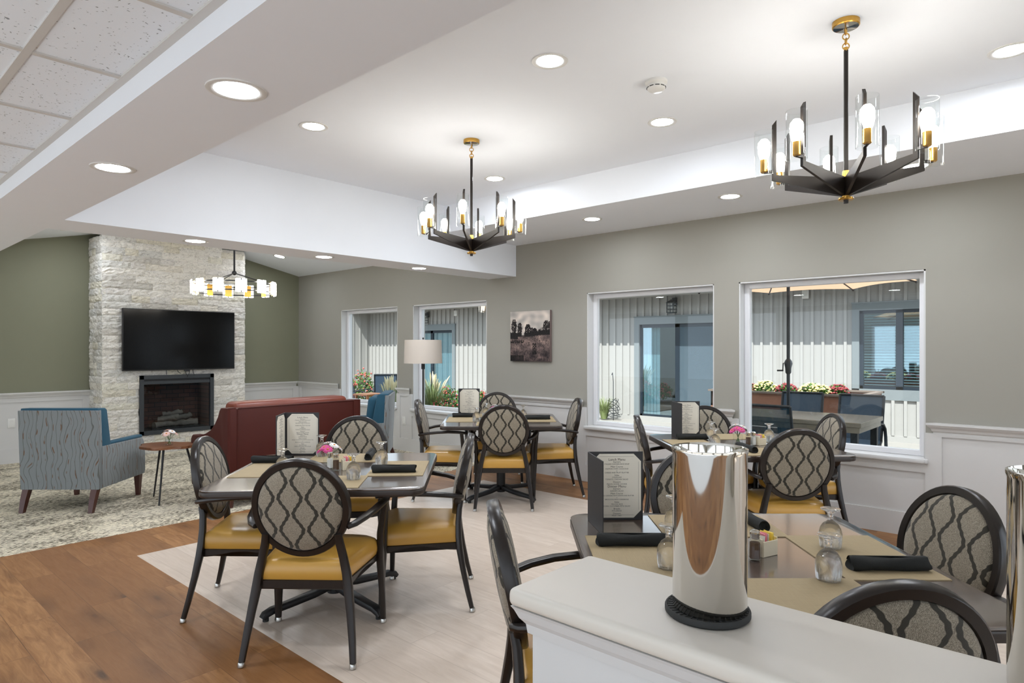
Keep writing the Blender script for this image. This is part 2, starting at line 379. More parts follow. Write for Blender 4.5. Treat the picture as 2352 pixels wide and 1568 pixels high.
# ---- mesh builder
class B:
    def __init__(s): s.bm = bmesh.new()
    def box(s, x0, x1, y0, y1, z0, z1, mat=None, bev=0.0, seg=2):
        r = bmesh.ops.create_cube(s.bm, size=1.0); vs = r['verts']
        T = Matrix.Translation(((x0 + x1) / 2, (y0 + y1) / 2, (z0 + z1) / 2)) @ Matrix.Diagonal((abs(x1 - x0), abs(y1 - y0), abs(z1 - z0), 1))
        bmesh.ops.transform(s.bm, matrix=T, verts=vs)
        if bev > 0:
            es = list({e for v in vs for e in v.link_edges})
            r2 = bmesh.ops.bevel(s.bm, geom=es, offset=bev, segments=seg, affect='EDGES', profile=0.5, clamp_overlap=True)
            vs = list({v for f in r2['faces'] for v in f.verts} | {v for v in vs if v.is_valid})
            vs = [v for v in vs if v.is_valid]
        if mat is not None: bmesh.ops.transform(s.bm, matrix=mat, verts=vs)
        return vs
    def cyl(s, p0, p1, r0, r1=None, seg=20, caps=True):
        p0 = Vector(p0); p1 = Vector(p1); r1 = r0 if r1 is None else r1
        d = p1 - p0; L = d.length
        r = bmesh.ops.create_cone(s.bm, cap_ends=caps, cap_tris=False, segments=seg, radius1=r0, radius2=r1, depth=L)
        T = Matrix.Translation((p0 + p1) / 2) @ d.to_track_quat('Z', 'Y').to_matrix().to_4x4()
        bmesh.ops.transform(s.bm, matrix=T, verts=r['verts']); return r['verts']
    def sphere(s, c, r, seg=14, sc_=(1, 1, 1)):
        q = bmesh.ops.create_uvsphere(s.bm, u_segments=seg, v_segments=max(6, seg // 2), radius=r)
        bmesh.ops.transform(s.bm, matrix=Matrix.Translation(c) @ Matrix.Diagonal(tuple(sc_) + (1,)), verts=q['verts']); return q['verts']
    def rings(s, rings, closed=True, cap0=True, cap1=True, loop=False):
        """skin a list of vertex rings"""
        R = [[s.bm.verts.new(p) for p in ring] for ring in rings]
        n = len(R[0]); m = len(R)
        rng = range(m) if loop else range(m - 1)
        for i in rng:
            a, b = R[i], R[(i + 1) % m]
            for j in range(n if closed else n - 1):
                k = (j + 1) % n
                try: s.bm.faces.new((a[j], a[k], b[k], b[j]))
                except ValueError: pass
        if not loop and closed:
            if cap0: s.bm.faces.new(list(reversed(R[0])))
            if cap1: s.bm.faces.new(R[-1])
        return R
    def lathe(s, prof, seg=28, axis=None, cap=False, c=(0, 0, 0)):
        rings = []
        for r, z in prof:
            rings.append([(c[0] + r * math.cos(2 * PI * j / seg), c[1] + r * math.sin(2 * PI * j / seg), c[2] + z) for j in range(seg)])
        s.rings(rings, cap0=cap, cap1=cap)
    def sweep(s, path, w, h, up=(0, 0, 1), seg=8, rnd=0.35, loop=False, scales=None):
        """rounded-rectangle section (w across, h along 'up') swept along path"""
        path = [Vector(p) for p in path]; n = len(path); up = Vector(up); rr = []
        sec = []
        r = min(w, h) * rnd
        for (sx, sy, a0) in ((1, 1, 0), (-1, 1, PI / 2), (-1, -1, PI), (1, -1, 1.5 * PI)):
            for k in range(3):
                a = a0 + k * PI / 4
                sec.append((sx * (w / 2 - r) + r * math.cos(a), sy * (h / 2 - r) + r * math.sin(a)))
        for i in range(n):
            if loop: d = path[(i + 1) % n] - path[i - 1]
            else: d = path[min(i + 1, n - 1)] - path[max(i - 1, 0)]
            d.normalize(); side = d.cross(up)
            if side.length < 1e-4: side = Vector((1, 0, 0))
            side.normalize(); u2 = side.cross(d).normalized()
            sc_ = scales[i] if scales else 1.0
            rr.append([path[i] + side * a * sc_ + u2 * b * sc_ for a, b in sec])
        s.rings(rr, loop=loop)
    def tube(s, path, r, seg=8, loop=False):
        path = [Vector(p) for p in path]; n = len(path); rr = []
        for i in range(n):
            if loop: d = path[(i + 1) % n] - path[i - 1]
            else: d = path[min(i + 1, n - 1)] - path[max(i - 1, 0)]
            d.normalize(); a = Vector((0, 0, 1)) if abs(d.z) < 0.9 else Vector((1, 0, 0))
            s1 = d.cross(a).normalized(); s2 = s1.cross(d).normalized()
            ri = r[i] if isinstance(r, (list, tuple)) else r
            rr.append([path[i] + s1 * ri * math.cos(2 * PI * k / seg) + s2 * ri * math.sin(2 * PI * k / seg) for k in range(seg)])
        s.rings(rr, loop=loop)
    def prism(s, pts, z0, z1, bev=0.0, seg=2, M4=None):
        """extrude an outline in xy from z0 to z1"""
        a = [s.bm.verts.new((p[0], p[1], z0)) for p in pts]; b = [s.bm.verts.new((p[0], p[1], z1)) for p in pts]
        n = len(pts); s.bm.faces.new(list(reversed(a))); s.bm.faces.new(b); hor = []
        for i in range(n):
            j = (i + 1) % n; s.bm.faces.new((a[i], a[j], b[j], b[i]))
        vs = a + b
        if bev > 0:
            es = [e for v in vs for e in v.link_edges if all(q in a for q in e.verts) or all(q in b for q in e.verts)]
            r2 = bmesh.ops.bevel(s.bm, geom=list(set(es)), offset=bev, segments=seg, affect='EDGES', profile=0.5, clamp_overlap=True)
            vs = list({v for v in vs if v.is_valid} | {v for f in r2['faces'] for v in f.verts})
        if M4 is not None: bmesh.ops.transform(s.bm, matrix=M4, verts=vs)
        return vs
    def quad(s, a, b, c, d):
        s.bm.faces.new([s.bm.verts.new(p) for p in (a, b, c, d)])
    def build(s, name, mat, parent=None, smooth=True, loc=None, recalc=True):
        if recalc: bmesh.ops.recalc_face_normals(s.bm, faces=s.bm.faces)
        me = bpy.data.meshes.new(name); s.bm.to_mesh(me); s.bm.free()
        if isinstance(mat, (list, tuple)):
            for m_ in mat: me.materials.append(m_)
        else: me.materials.append(mat)
        if smooth:
            for p in me.polygons: p.use_smooth = True
            me.set_sharp_from_angle(angle=math.radians(38))
        o = bpy.data.objects.new(name, me); C.objects.link(o)
        if parent is not None: o.parent = parent
        if loc is not None: o.location = loc
        return o

def thing(name, label, cat, loc=(0, 0, 0), rz=0.0, group=None):
    o = bpy.data.objects.new(name, None); C.objects.link(o); o.empty_display_size = 0.1
    o.location = loc; o.rotation_euler = (0, 0, rz); o['label'] = label; o['category'] = cat
    if group: o['group'] = group
    return o
def tag(o, label, cat, group=None):
    o['label'] = label; o['category'] = cat
    if group: o['group'] = group
    return o
def struct(o): o['kind'] = 'structure'; return o
def dup(src, loc, rz, label, group=None):
    r = src.copy(); C.objects.link(r); r.location = loc; r.rotation_euler = (0, 0, rz); r['label'] = label
    if group: r['group'] = group
    for ch in list(src.children):
        c = ch.copy(); C.objects.link(c); c.parent = r
        for g in list(ch.children):
            d = g.copy(); C.objects.link(d); d.parent = c
    return r
class Proto:
    """first placement moves the original, later ones copy it"""
    def __init__(s, root): s.root = root; s.used = False
    def put(s, loc, rz, label, group=None):
        if not s.used:
            s.used = True; r = s.root; r.location = loc; r.rotation_euler = (0, 0, rz); r['label'] = label
            if group: r['group'] = group
            return r
        return dup(s.root, loc, rz, label, group)
def text_mesh(name, lines, size, mat, parent, M4, widths=None):
    """lines: list of (text, size factor, y offset); merged to one mesh"""
    bm = bmesh.new()
    for txt, fs, y in lines:
        cu = bpy.data.curves.new('t', 'FONT'); cu.body = txt; cu.size = size * fs; cu.align_x = 'CENTER'; cu.resolution_u = 2
        o = bpy.data.objects.new('t', cu); C.objects.link(o)
        bpy.context.view_layer.update()
        me = bpy.data.meshes.new_from_object(o.evaluated_get(bpy.context.evaluated_depsgraph_get()))
        me.transform(Matrix.Translation((0, y, 0))); bm.from_mesh(me)
        bpy.data.objects.remove(o); bpy.data.curves.remove(cu); bpy.data.meshes.remove(me)
    me = bpy.data.meshes.new(name); bm.to_mesh(me); bm.free(); me.transform(M4); me.materials.append(mat)
    o = bpy.data.objects.new(name, me); C.objects.link(o)
    if parent is not None: o.parent = parent
    return o

# ================================================================== ROOM SHELL
XW = 5.67; YB = 9.97; YN = -2.6; XL = -3.2
XT0, XT1 = 1.17, 4.53            # tray recess
ZS, ZR, ZT, ZTILE = 2.28, 2.645, 2.93, 2.365
YBM0, YBM1 = 5.03, 5.48          # beam across the room
def floor_rects(rects, mat):
    b = B()
    for x0, x1, y0, y1 in rects: b.box(x0, x1, y0, y1, -0.06, 0.0)
    return struct(b.build('floor', mat, smooth=False))
PX0, PX1, PY1, RY = 1.555, 4.97, 4.88, 5.54
floor_rects([(-0.9, PX0, YN, RY), (PX0, PX1, PY1, RY), (PX1, XW + 0.1, YN, RY)], M['oak'])
floor_rects([(PX0, PX1, YN, PY1)], M['pale'])
floor_rects([(XL, -0.9, YN, RY)], M['bouncefloor'])  # added pale strip out of view, throws daylight upward
floor_rects([(XL, XW + 0.1, RY, YB + 0.1)], M['carpet'])

# window wall with four openings
WIN = [(7.28, 8.70), (5.515, 6.94), (2.575, 4.01), (0.905, 2.34)]; WZ0, WZ1 = 0.60, 2.028
b = B(); yy = [YN]; 
segs = sorted([(a, c) for a, c in WIN]); prev = YN
for a, c in segs:
    b.box(XW, XW + 0.22, prev, a, 0, 3.3); b.box(XW, XW + 0.22, a, c, WZ1, 3.3); b.box(XW, XW + 0.22, a, c, 0, WZ0 - 0.035); prev = c
b.box(XW, XW + 0.22, prev, YB + 0.2, 0, 3.3)
struct(b.build('wall_right', M['greige'], smooth=False))
b = B(); b.box(XL, XW, YB, YB + 0.2, 0, 3.3); struct(b.build('wall_back', M['green'], smooth=False))
b = B(); b.box(XL - 0.2, XL, YN, YB + 0.2, 0, 0.1); b.box(XL - 0.2, XL, YN, YB + 0.2, 2.25, 3.3)
for yv in (-2.6, 0.0, 2.5, 5.0, 7.5, 9.85): b.box(XL - 0.2, XL, yv, yv + 0.25, 0.1, 2.25)  # piers; the unseen openings between them are added to let daylight in
struct(b.build('wall_left', M['greige'], smooth=False))
b = B(); b.box(XL - 0.2, XW + 0.22, YN - 0.2, YN, 0, 0.12); b.box(XL - 0.2, XW + 0.22, YN - 0.2, YN, 2.2, 3.3)
for xv in (-3.4, -0.9, 1.3, 3.5, 5.55): b.box(xv, xv + 0.3, YN - 0.2, YN, 0.12, 2.2)  # openings behind the camera, added as extra daylight fill
struct(b.build('wall_front', M['greige'], smooth=False))
# exterior roof slab of this building (keeps daylight out of the ceilings) with its eave
b = B(); b.box(XL - 0.4, XW + 0.42, YN - 0.4, YB + 0.4, 3.3, 3.4); struct(b.build('ceiling', M['ceil'], smooth=False))
b = B(); b.box(XW + 0.22, XW + 0.42, YN - 0.4, YB + 0.4, 2.62, 3.3); struct(b.build('trim_1', M['trimwhite'], smooth=False))
# tray ceiling, soffits, beam, lounge vault
b = B(); b.box(XT0, XT1, YN, YBM0 + 0.02, ZT, ZT + 0.1); struct(b.build('ceiling', M['ceil'], smooth=False))
b = B(); b.box(XT1, XW, YN, YBM0 + 0.02, ZR, 3.2); struct(b.build('ceiling', M['ceil'], smooth=False))
b = B(); b.box(0.762, XT0, YN, YB, ZS, 3.25); struct(b.build('ceiling', M['ceil'], smooth=False))
b = B(); b.box(XT0, XW, YBM0, YBM1, ZS, 3.25); struct(b.build('ceiling', M['ceil'], smooth=False))
XR = (XT0 + XW) / 2; ZRG = 2.65 + 0.215 * (XW - XR)
b = B(); y0, y1 = YBM1, YB
b.rings([[(XT0, y, 2.65), (XR, y, ZRG), (XW, y, 2.65), (XW, y, 2.72), (XR, y, ZRG + 0.07), (XT0, y, 2.72)] for y in (y0, y1)])
struct(b.build('ceiling', M['ceil'], smooth=False))
# acoustic tiles and the grid
b = B(); b.box(XL, 0.762, YN, YB, ZTILE, ZTILE + 0.02); struct(b.build('ceiling', M['tile'], smooth=False))
b = B()
y = 1.89 - 0.6 * 8
while y < YB: 
    if y > YN: b.box(XL, 0.745, y - 0.012, y + 0.012, ZTILE - 0.006, ZTILE + 0.001)
    y += 0.598
x = 0.475
while x > XL: b.box(x - 0.012, x + 0.012, YN, YB, ZTILE - 0.007, ZTILE + 0.001); x -= 0.61
b.box(0.735, 0.762, YN, YB, ZTILE - 0.008, ZTILE + 0.001)
struct(b.build('ceiling', M['tbar'], smooth=False))

# wainscot and chair rail
RZ = 0.876
def wain_panel_x(y0, y1, z1, stile0=0.1, stile1=0.1, top=0.1):
    """recessed white board panel on the window wall"""
    X = XW
    b.box(X - 0.008, X, y0, y1, 0.0, z1)
    b.box(X - 0.020, X - 0.008, y0, y1, 0.0, 0.177)
    b.box(X - 0.020, X - 0.008, y0, y1, z1 - top, z1)
    if stile0: b.box(X - 0.020, X - 0.008, y0, y0 + stile0, 0.177, z1 - top)
    if stile1: b.box(X - 0.020, X - 0.008, y1 - stile1, y1, 0.177, z1 - top)
b = B()
for (a, c) in WIN: wain_panel_x(a, c, WZ0 - 0.035, 0.0, 0.0, 0.07)
wain_panel_x(YN, 0.905, RZ - 0.08, 0.1, 0.105, 0.022)
for yv in (-0.75,): b.box(XW - 0.02, XW - 0.008, yv, yv + 0.1, 0.177, RZ - 0.1)
wain_panel_x(2.34, 2.575, RZ - 0.08, 0.06, 0.06, 0.03)
wain_panel_x(4.01, 5.515, RZ - 0.08, 0.1, 0.1, 0.022)
wain_panel_x(6.94, 7.28, RZ - 0.08, 0.08, 0.08, 0.03)
wain_panel_x(8.70, YB, RZ - 0.08, 0.1, 0.1, 0.022)
struct(b.build('trim_2', M['wainscot'], smooth=False))
def rail_profile():
    return [(0.0, 0.0), (0.014, 0.0), (0.016, 0.02), (0.024, 0.028), (0.03, 0.045), (0.046, 0.062), (0.05, 0.07), (0.056, 0.074), (0.056, 0.09), (0.0, 0.09)]
b = B()
for y0, y1, r0, r1 in ((YN, 0.895, 0, 1), (2.352, 2.565, 1, 1), (4.02, 5.505, 1, 1), (6.952, 7.268, 1, 1), (8.712, YB, 1, 0)):
    b.rings([[(XW - p, y0 + (0.056 - p) * r0, RZ - 0.09 + z) for p, z in rail_profile()], [(XW - p, y1 - (0.056 - p) * r1, RZ - 0.09 + z) for p, z in rail_profile()]])
struct(b.build('trim_3', M['wainscot'], smooth=False))
FX0, FX1, FY = 2.60, 4.476, 9.43
b = B()
for x0, x1 in ((XL, FX0 + 0.02), (FX1 - 0.02, XW - 0.02)):
    b.box(x0, x1, YB - 0.008, YB, 0, RZ - 0.08); b.box(x0, x1, YB - 0.02, YB - 0.008, 0, 0.177); b.box(x0, x1, YB - 0.02, YB - 0.008, RZ - 0.12, RZ - 0.08)
    b.box(x1 - 0.1, x1, YB - 0.02, YB - 0.008, 0.177, RZ - 0.12)
    b.box(x0, x0 + 0.1, YB - 0.02, YB - 0.008, 0.177, RZ - 0.12)
b.box(1.3, 1.4, YB - 0.02, YB - 0.008, 0.177, RZ - 0.12)
struct(b.build('trim_4', M['wainscot'], smooth=False))
b = B()
for x0, x1 in ((XL, FX0 + 0.01), (FX1 - 0.01, XW - 0.056)):
    b.rings([[(x0, YB - p, RZ - 0.09 + z) for p, z in rail_profile()], [(x1, YB - p, RZ - 0.09 + z) for p, z in rail_profile()]])
struct(b.build('trim_5', M['wainscot'], smooth=False))

# windows
for i, (a, c) in enumerate(WIN):
    root = bpy.data.objects.new('window_%d' % (i + 1), None); C.objects.link(root); struct(root); root.location = (XW, (a + c) / 2, WZ0)
    hw = (c - a) / 2; H = WZ1 - WZ0
    b = B()                                                     # painted reveal boards
    b.box(0.004, 0.2, -hw, -hw + 0.012, 0, H); b.box(0.004, 0.2, hw - 0.012, hw, 0, H); b.box(0.004, 0.2, -hw, hw, H - 0.012, H)
    b.build('jamb', M['white'], root, smooth=False)
    b = B(); f = 0.045
    b.box(0.10, 0.16, -hw + 0.012, -hw + 0.012 + f, 0, H - 0.012, bev=0.004, seg=1); b.box(0.10, 0.16, hw - 0.012 - f, hw - 0.012, 0, H - 0.012, bev=0.004, seg=1)
    b.box(0.102, 0.158, -hw + 0.012, hw - 0.012, H - 0.012 - f, H - 0.0125, bev=0.004, seg=1); b.box(0.102, 0.158, -hw + 0.012, hw - 0.012, 0, f, bev=0.004, seg=1)
    b.build('window_frame', M['trimwhite'], root, smooth=False)
    b = B(); b.box(-0.05, 0.2, -hw - 0.02 + 0.02, hw, -0.035, 0.0, bev=0.008); b.box(-0.045, 0.0, -hw - 0.02, hw + 0.02, -0.034, -0.001, bev=0.008)
    b.box(-0.022, -0.002, -hw, hw, -0.06, -0.034, bev=0.004, seg=1)
    b.build('window_sill', M['white'], root)
    b = B(); b.box(0.128, 0.132, -hw + 0.05, hw - 0.05, f - 0.01, H - f)
    b.build('glass', M['window_glass'], root, smooth=False)

# pony wall (half wall) with quartz cap near the camera
HCW = 1.04
PW0, PW1, PYE = 0.772, 1.003, 0.705
b = B(); b.box(PW0 + 0.03, PW1 - 0.03, YN, PYE - 0.03, 0, HCW - 0.03)
struct(b.build('wall_half', M['white'], smooth=False))
b = B()
pr = [(0.0, -0.075), (0.006, -0.075), (0.008, -0.06), (0.016, -0.05), (0.022, -0.036), (0.026, -0.03), (0.0, -0.03)]
b.rings([[(PW0 + 0.03 - p, YN, HCW + z) for p, z in pr], [(PW0 + 0.03 - p, PYE - 0.03 + p, HCW + z) for p, z in pr], [(PW1 - 0.03 + p, PYE - 0.03 + p, HCW + z) for p, z in pr], [(PW1 - 0.03 + p, YN, HCW + z) for p, z in pr]])
struct(b.build('trim_6', M['white'], smooth=False))
b = B(); b.box(PW0, PW1, YN + 0.01, PYE, HCW - 0.03, HCW, bev=0.011, seg=4)
tag(b.build('countertop', M['quartz']), 'cream white stone cap running along the top of the half wall in the foreground', 'countertop')

# ================================================================== FIREPLACE
rh = 0.0887
fp = thing('fireplace', 'tall white split-face stone fireplace chimney rising to the vaulted ceiling', 'fireplace', (0, 0, 0))
IX0, IX1, IZ0, IZ1 = 3.037, 4.0, 3 * rh, 12 * rh
b = B()
Y0 = FY + 0.03
def vault(x): return 2.65 + 0.215 * min(XW - x, x - XT0)
b.box(FX0 + 0.03, IX0, Y0, YB - 0.021, 0, 2.86); b.box(IX1, FX1 - 0.03, Y0, YB - 0.021, 0, 2.80); b.box(IX0, IX1, Y0, YB - 0.021, 0, IZ0); b.box(IX0, IX1, Y0, YB - 0.021, IZ1, 2.93)
b.build('chimney_core', M['firebox'], fp, smooth=False)
bm = bmesh.new(); cl = bm.loops.layers.color.new('Col')
rnd = random.Random(3)
def stone(p0, du, dv, dn, L, H, col):
    """one split-faced stone: grid in (du,dv) displaced along dn"""
    nu = max(3, int(L / 0.035)); nv = 4; g = []
    base = rnd.uniform(0.0, 0.011); ox = rnd.uniform(0, 50)
    for j in range(nv + 1):
        row = []
        for i in range(nu + 1):
            u = L * i / nu; v = H * j / nv; e = min(i, nu - i, j, nv - j)
            P = p0 + du * u + dv * v
            nz = noise.noise(Vector((u * 22 + ox, v * 30, ox))) * 0.013 + noise.noise(Vector((u * 60 + ox, v * 80, ox))) * 0.006
            dd = base + nz + (0.004 if e > 0 else -0.004)
            row.append(bm.verts.new(P + dn * dd))
        g.append(row)
    for j in range(nv):
        for i in range(nu):
            f = bm.faces.new((g[j][i], g[j][i + 1], g[j + 1][i + 1], g[j + 1][i]))
            for lp in f.loops: lp[cl] = col
    # returns to the wall
    per = [g[0][i] for i in range(nu + 1)] + [g[j][nu] for j in range(1, nv + 1)] + [g[nv][i] for i in range(nu - 1, -1, -1)] + [g[j][0] for j in range(nv - 1, 0, -1)]
    back = [bm.verts.new(q.co - dn * (0.05)) for q in per]
    for i in range(len(per)):
        k = (i + 1) % len(per)
        f = bm.faces.new((per[k], per[i], back[i], back[k]))
        for lp in f.loops: lp[cl] = col
def scol():
    t = rnd.random()
    if t < 0.66: c = rnd.choice([(240, 238, 234), (236, 234, 231), (242, 240, 236), (234, 233, 230)])
    elif t < 0.9: c = rnd.choice([(238, 236, 229), (236, 233, 225), (240, 237, 231)])
    else: c = (228, 226, 222)
    return lin(c)
for r in range(0, 34):
    z0 = r * rh; x = FX0
    while x < FX1 - 0.01:
        L = rnd.uniform(0.16, 0.52); x1 = min(x + L, FX1)
        if FX1 - x1 < 0.1: x1 = FX1
        H = min(rh, vault((x + x1) / 2) - z0 - 0.06)
        if H > 0.03:
            for a, c in ([(x, x1)] if not (IZ0 - 0.01 < z0 < IZ1 - 0.01) else [(x, min(x1, IX0)), (max(x, IX1), x1)]):
                if c - a > 0.02: stone(Vector((a, FY, z0)), Vector((1, 0, 0)), Vector((0, 0, 1)), Vector((0, -1, 0)), c - a, H, scol())
        x = x1
    for X, n in ((FX0, -1), (FX1, 1)):
        y = FY
        while y < YB - 0.012:
            y1 = min(y + rnd.uniform(0.14, 0.3), YB - 0.011)
            if YB - y1 < 0.08: y1 = YB - 0.011
            H = min(rh, vault(X) - z0 - 0.06)
            if H > 0.03: stone(Vector((X, y, z0)), Vector((0, 1, 0)), Vector((0, 0, 1)), Vector((n, 0, 0)), y1 - y, H, scol())
            y = y1
me = bpy.data.meshes.new('stone_veneer'); bm.to_mesh(me); bm.free(); me.materials.append(M['stone'])
o = bpy.data.objects.new('stone_veneer', me); C.objects.link(o); o.parent = fp

ins = thing('fireplace_insert', 'dark framed gas fireplace insert set in the white stone below the television', 'fireplace insert', (0, 0, 0))
YI = FY - 0.035
b = B(); fw = 0.045
b.box(IX0 - 0.005, IX1 + 0.005, YI, YI + 0.05, IZ1 - 0.05, IZ1 + 0.003); b.box(IX0 - 0.005, IX1 + 0.005, YI, YI + 0.05, IZ0 - 0.003, IZ0 + 0.05)
b.box(IX0 - 0.005, IX0 + fw, YI, YI + 0.05, IZ0, IZ1); b.box(IX1 - fw, IX1 + 0.005, YI, YI + 0.05, IZ0, IZ1)
b.box(IX0 + fw, IX1 - fw, YI + 0.012, YI + 0.05, IZ1 - 0.12, IZ1 - 0.08)
b.build('frame', M['insert'], ins, smooth=False)
b = B(); b.box(IX0 + fw, IX1 - fw, YI + 0.03, YI + 0.04, IZ1 - 0.08, IZ1 - 0.05); b.build('vent_slot', M['black'], ins, smooth=False)
b = B(); b.box(IX0 + 0.02, IX1 - 0.02, YI + 0.46, YI + 0.48, IZ0, IZ1); b.box(IX0 + 0.02, IX1 - 0.02, YI + 0.05, YI + 0.48, IZ0, IZ0 + 0.05); b.box(IX0 + 0.02, IX1 - 0.02, YI + 0.05, YI + 0.48, IZ1 - 0.08, IZ1)
b.build('firebox', M['firebox'], ins, smooth=False)
b = B(); b.box(IX0 + 0.02, IX0 + 0.05, YI + 0.05, YI + 0.46, IZ0 + 0.05, IZ1 - 0.08); b.box(IX1 - 0.05, IX1 - 0.02, YI + 0.05, YI + 0.46, IZ0 + 0.05, IZ1 - 0.08); b.box(IX0 + 0.05, IX1 - 0.05, YI + 0.44, YI + 0.46, IZ0 + 0.05, IZ1 - 0.08)
b.build('brick_liner', M['firebrick'], ins, smooth=False)
b = B(); b.box(IX0 + fw, IX1 - fw, YI + 0.032, YI + 0.036, IZ0 + 0.05, IZ1 - 0.12); b.build('glass_door', M['window_glass'], ins, smooth=False)
rl = random.Random(5)
for k, (x0, y0, z0, x1, y1, z1, r) in enumerate([(3.28, 9.62, 0.36, 3.66, 9.70, 0.38, 0.05), (3.45, 9.72, 0.37, 3.86, 9.60, 0.38, 0.048), (3.34, 9.66, 0.44, 3.60, 9.58, 0.48, 0.04), (3.50, 9.60, 0.45, 3.80, 9.72, 0.46, 0.042), (3.42, 9.70, 0.50, 3.66, 9.62, 0.53, 0.036)]):
    b = B(); p = [Vector((x0, y0, z0)).lerp(Vector((x1, y1, z1)), i / 9) + Vector((0, 0, rl.uniform(-.008, .008))) for i in range(10)]
    b.tube(p, [r * (0.75 + 0.35 * rl.random()) for _ in p], 10); b.build('log', M['log'], ins)
b = B()
for k in range(9): b.box(3.24 + k * 0.07, 3.252 + k * 0.07, 9.52, 9.74, 0.325, 0.335)
b.box(3.22, 3.84, 9.50, 9.515, 0.318, 0.34); b.build('grate', M['black'], ins, smooth=False)

# television
tv = thing('television', 'large black flat screen television mounted on the stone fireplace', 'television', (3.545, 9.34, 1.545))
W2, H2 = 0.738, 0.413
b = B(); b.box(-W2, W2, 0.0, 0.035, -H2, H2, bev=0.006); b.box(-0.4, 0.4, 0.03, 0.06, -0.25, 0.2, bev=0.01)
b.build('housing', M['black'], tv)
b = B(); b.box(-W2 + 0.010, W2 - 0.010, -0.003, 0.001, -H2 + 0.018, H2 - 0.010); b.build('screen', M['screen'], tv, smooth=False)
b = B(); b.box(0.03, 0.10, -0.004, 0.01, -H2 - 0.022, -H2 + 0.002, bev=0.004); b.build('sensor', M['black'], tv)
b = B(); b.box(-0.2, 0.2, 0.06, 0.115, -0.2, 0.15); b.build('wall_mount', M['black'], tv, smooth=False)
for (x, dx, dz) in ((-0.05, 0.05, 0.05), (0.06, 0.03, 0.1), (0.12, -0.05, 0.11), (0.16, 0.02, 0.08), (-0.19, 0.0, 0.06)):
    b = B(); b.tube([(x, 0.04, -H2 + 0.01), (x + dx * 0.2, 0.035, -H2 - dz * 0.5), (x + dx, 0.033, -H2 - dz)], 0.004, 6); b.build('cable', M['black'], tv)

# ================================================================== SMALL WALL THINGS
def outlet(loc, rz, label):
    t = thing('wall_outlet', label, 'outlet', loc, rz, 'outlets on the white wainscot')
    b = B(); b.box(-0.038, 0.038, -0.008, 0.0, -0.058, 0.058, bev=0.003); b.build('cover_plate', M['plastic'], t)
    for z in (-0.024, 0.024):
        b = B(); b.cyl((0, -0.011, z), (0, -0.004, z), 0.016, seg=16); b.box(-0.008, -0.005, -0.0125, -0.0105, z - 0.006, z + 0.006); b.box(0.005, 0.008, -0.0125, -0.0105, z - 0.006, z + 0.006)
        b.build('socket', M['plastic'], t)
    return t
outlet((1.76, YB - 0.008, 0.50), 0, 'white wall outlet on the wainscot behind the wavy-patterned armchair')
outlet((XW - 0.008, 7.12, 0.42), -PI / 2 , 'white wall outlet between the two left windows')

# landscape canvas
cv = thing('canvas_painting', 'small unframed sepia landscape canvas hanging on the greige wall between the windows', 'painting', (XW, 4.788, 1.572), 0)
b = B(); b.box(-0.036, -0.002, -0.30, 0.30, -0.292, 0.292, bev=0.003, seg=1); b.build('canvas_edge', plain('canvas_edge', (112, 96, 92), 0.8), cv)
bm = bmesh.new(); cl = bm.loops.layers.color.new('Col'); NX, NZ = 100, 100
def paint(u, v):
    """u 0..1 left to right, v 0..1 bottom to top: generic meadow with trees"""
    nz = noise.noise(Vector((u * 6, v * 9, 2))); n2 = noise.noise(Vector((u * 26, v * 20, 7))); n3 = noise.noise(Vector((u * 60, v * 50, 4)))
    hor = 0.54 - 0.02 * math.sin(u * 5)
    if v > hor:
        c = Vector((188, 184, 180)) + Vector((10, 9, 8)) * nz * 2.2
        if v < hor + 0.17 * max(0, (u - 0.5)) * 2.2 and u < 0.86: c = Vector((164, 160, 156))
    else:
        c = Vector((146, 136, 133)) + Vector((24, 22, 20)) * nz * 1.6 + Vector((20, 18, 16)) * n2
        c -= Vector((70, 68, 62)) * max(0, 0.30 - v) * 1.6
        if u < 0.35 and v < 0.12: c *= 0.72
        gx = abs(u - 0.62) / 0.05
        if gx < 1 and v < 0.36 and v > 0.14 and n3 > -0.15: c *= 0.55
        if n3 > 0.33: c *= 0.7
        if 0.36 < v < 0.42 and u < 0.36 and n3 > -0.2: c *= 0.62
    trees = [(0.10, 0.58, 0.84, 0.055), (0.25, 0.53, 0.77, 0.045), (0.45, 0.56, 0.74, 0.055), (0.54, 0.55, 0.67, 0.04), (0.62, 0.53, 0.66, 0.055), (0.76, 0.53, 0.63, 0.04), (0.91, 0.54, 0.80, 0.06), (1.0, 0.54, 0.78, 0.05)]
    for tx, t0, t1, tw in trees:
        if t0 - 0.02 < v < t1:
            q = (v - t0) / (t1 - t0); wv = tw * (0.55 + 0.75 * math.sin(PI * min(1, max(0, q * 0.85 + 0.12)))) * (1 + 0.5 * n3)
            if abs(u - tx) < wv and n3 > -0.42: c = Vector((98, 92, 92)) * (0.95 + 0.35 * n2)
    if hor - 0.035 - (0.05 if u < 0.2 else 0) < v < hor + 0.05 + 0.03 * n2 and not (0.30 < u < 0.36): c = Vector((82, 78, 78)) * (1 + 0.3 * n3)
    return lin(tuple(min(255, max(0, q * 1.18)) for q in c))
g = [[bm.verts.new((-0.0375, 0.299 - 0.598 * i / NX, -0.291 + 0.582 * j / NZ)) for i in range(NX + 1)] for j in range(NZ + 1)]
for j in range(NZ):
    for i in range(NX):
        f = bm.faces.new((g[j][i], g[j][i + 1], g[j + 1][i + 1], g[j + 1][i])); c = paint((i + .5) / NX, (j + .5) / NZ)
        for lp in f.loops: lp[cl] = c
me = bpy.data.meshes.new('painted_front'); bm.to_mesh(me); bm.free(); me.materials.append(M['painting'])
o = bpy.data.objects.new('painted_front', me); C.objects.link(o); o.parent = cv

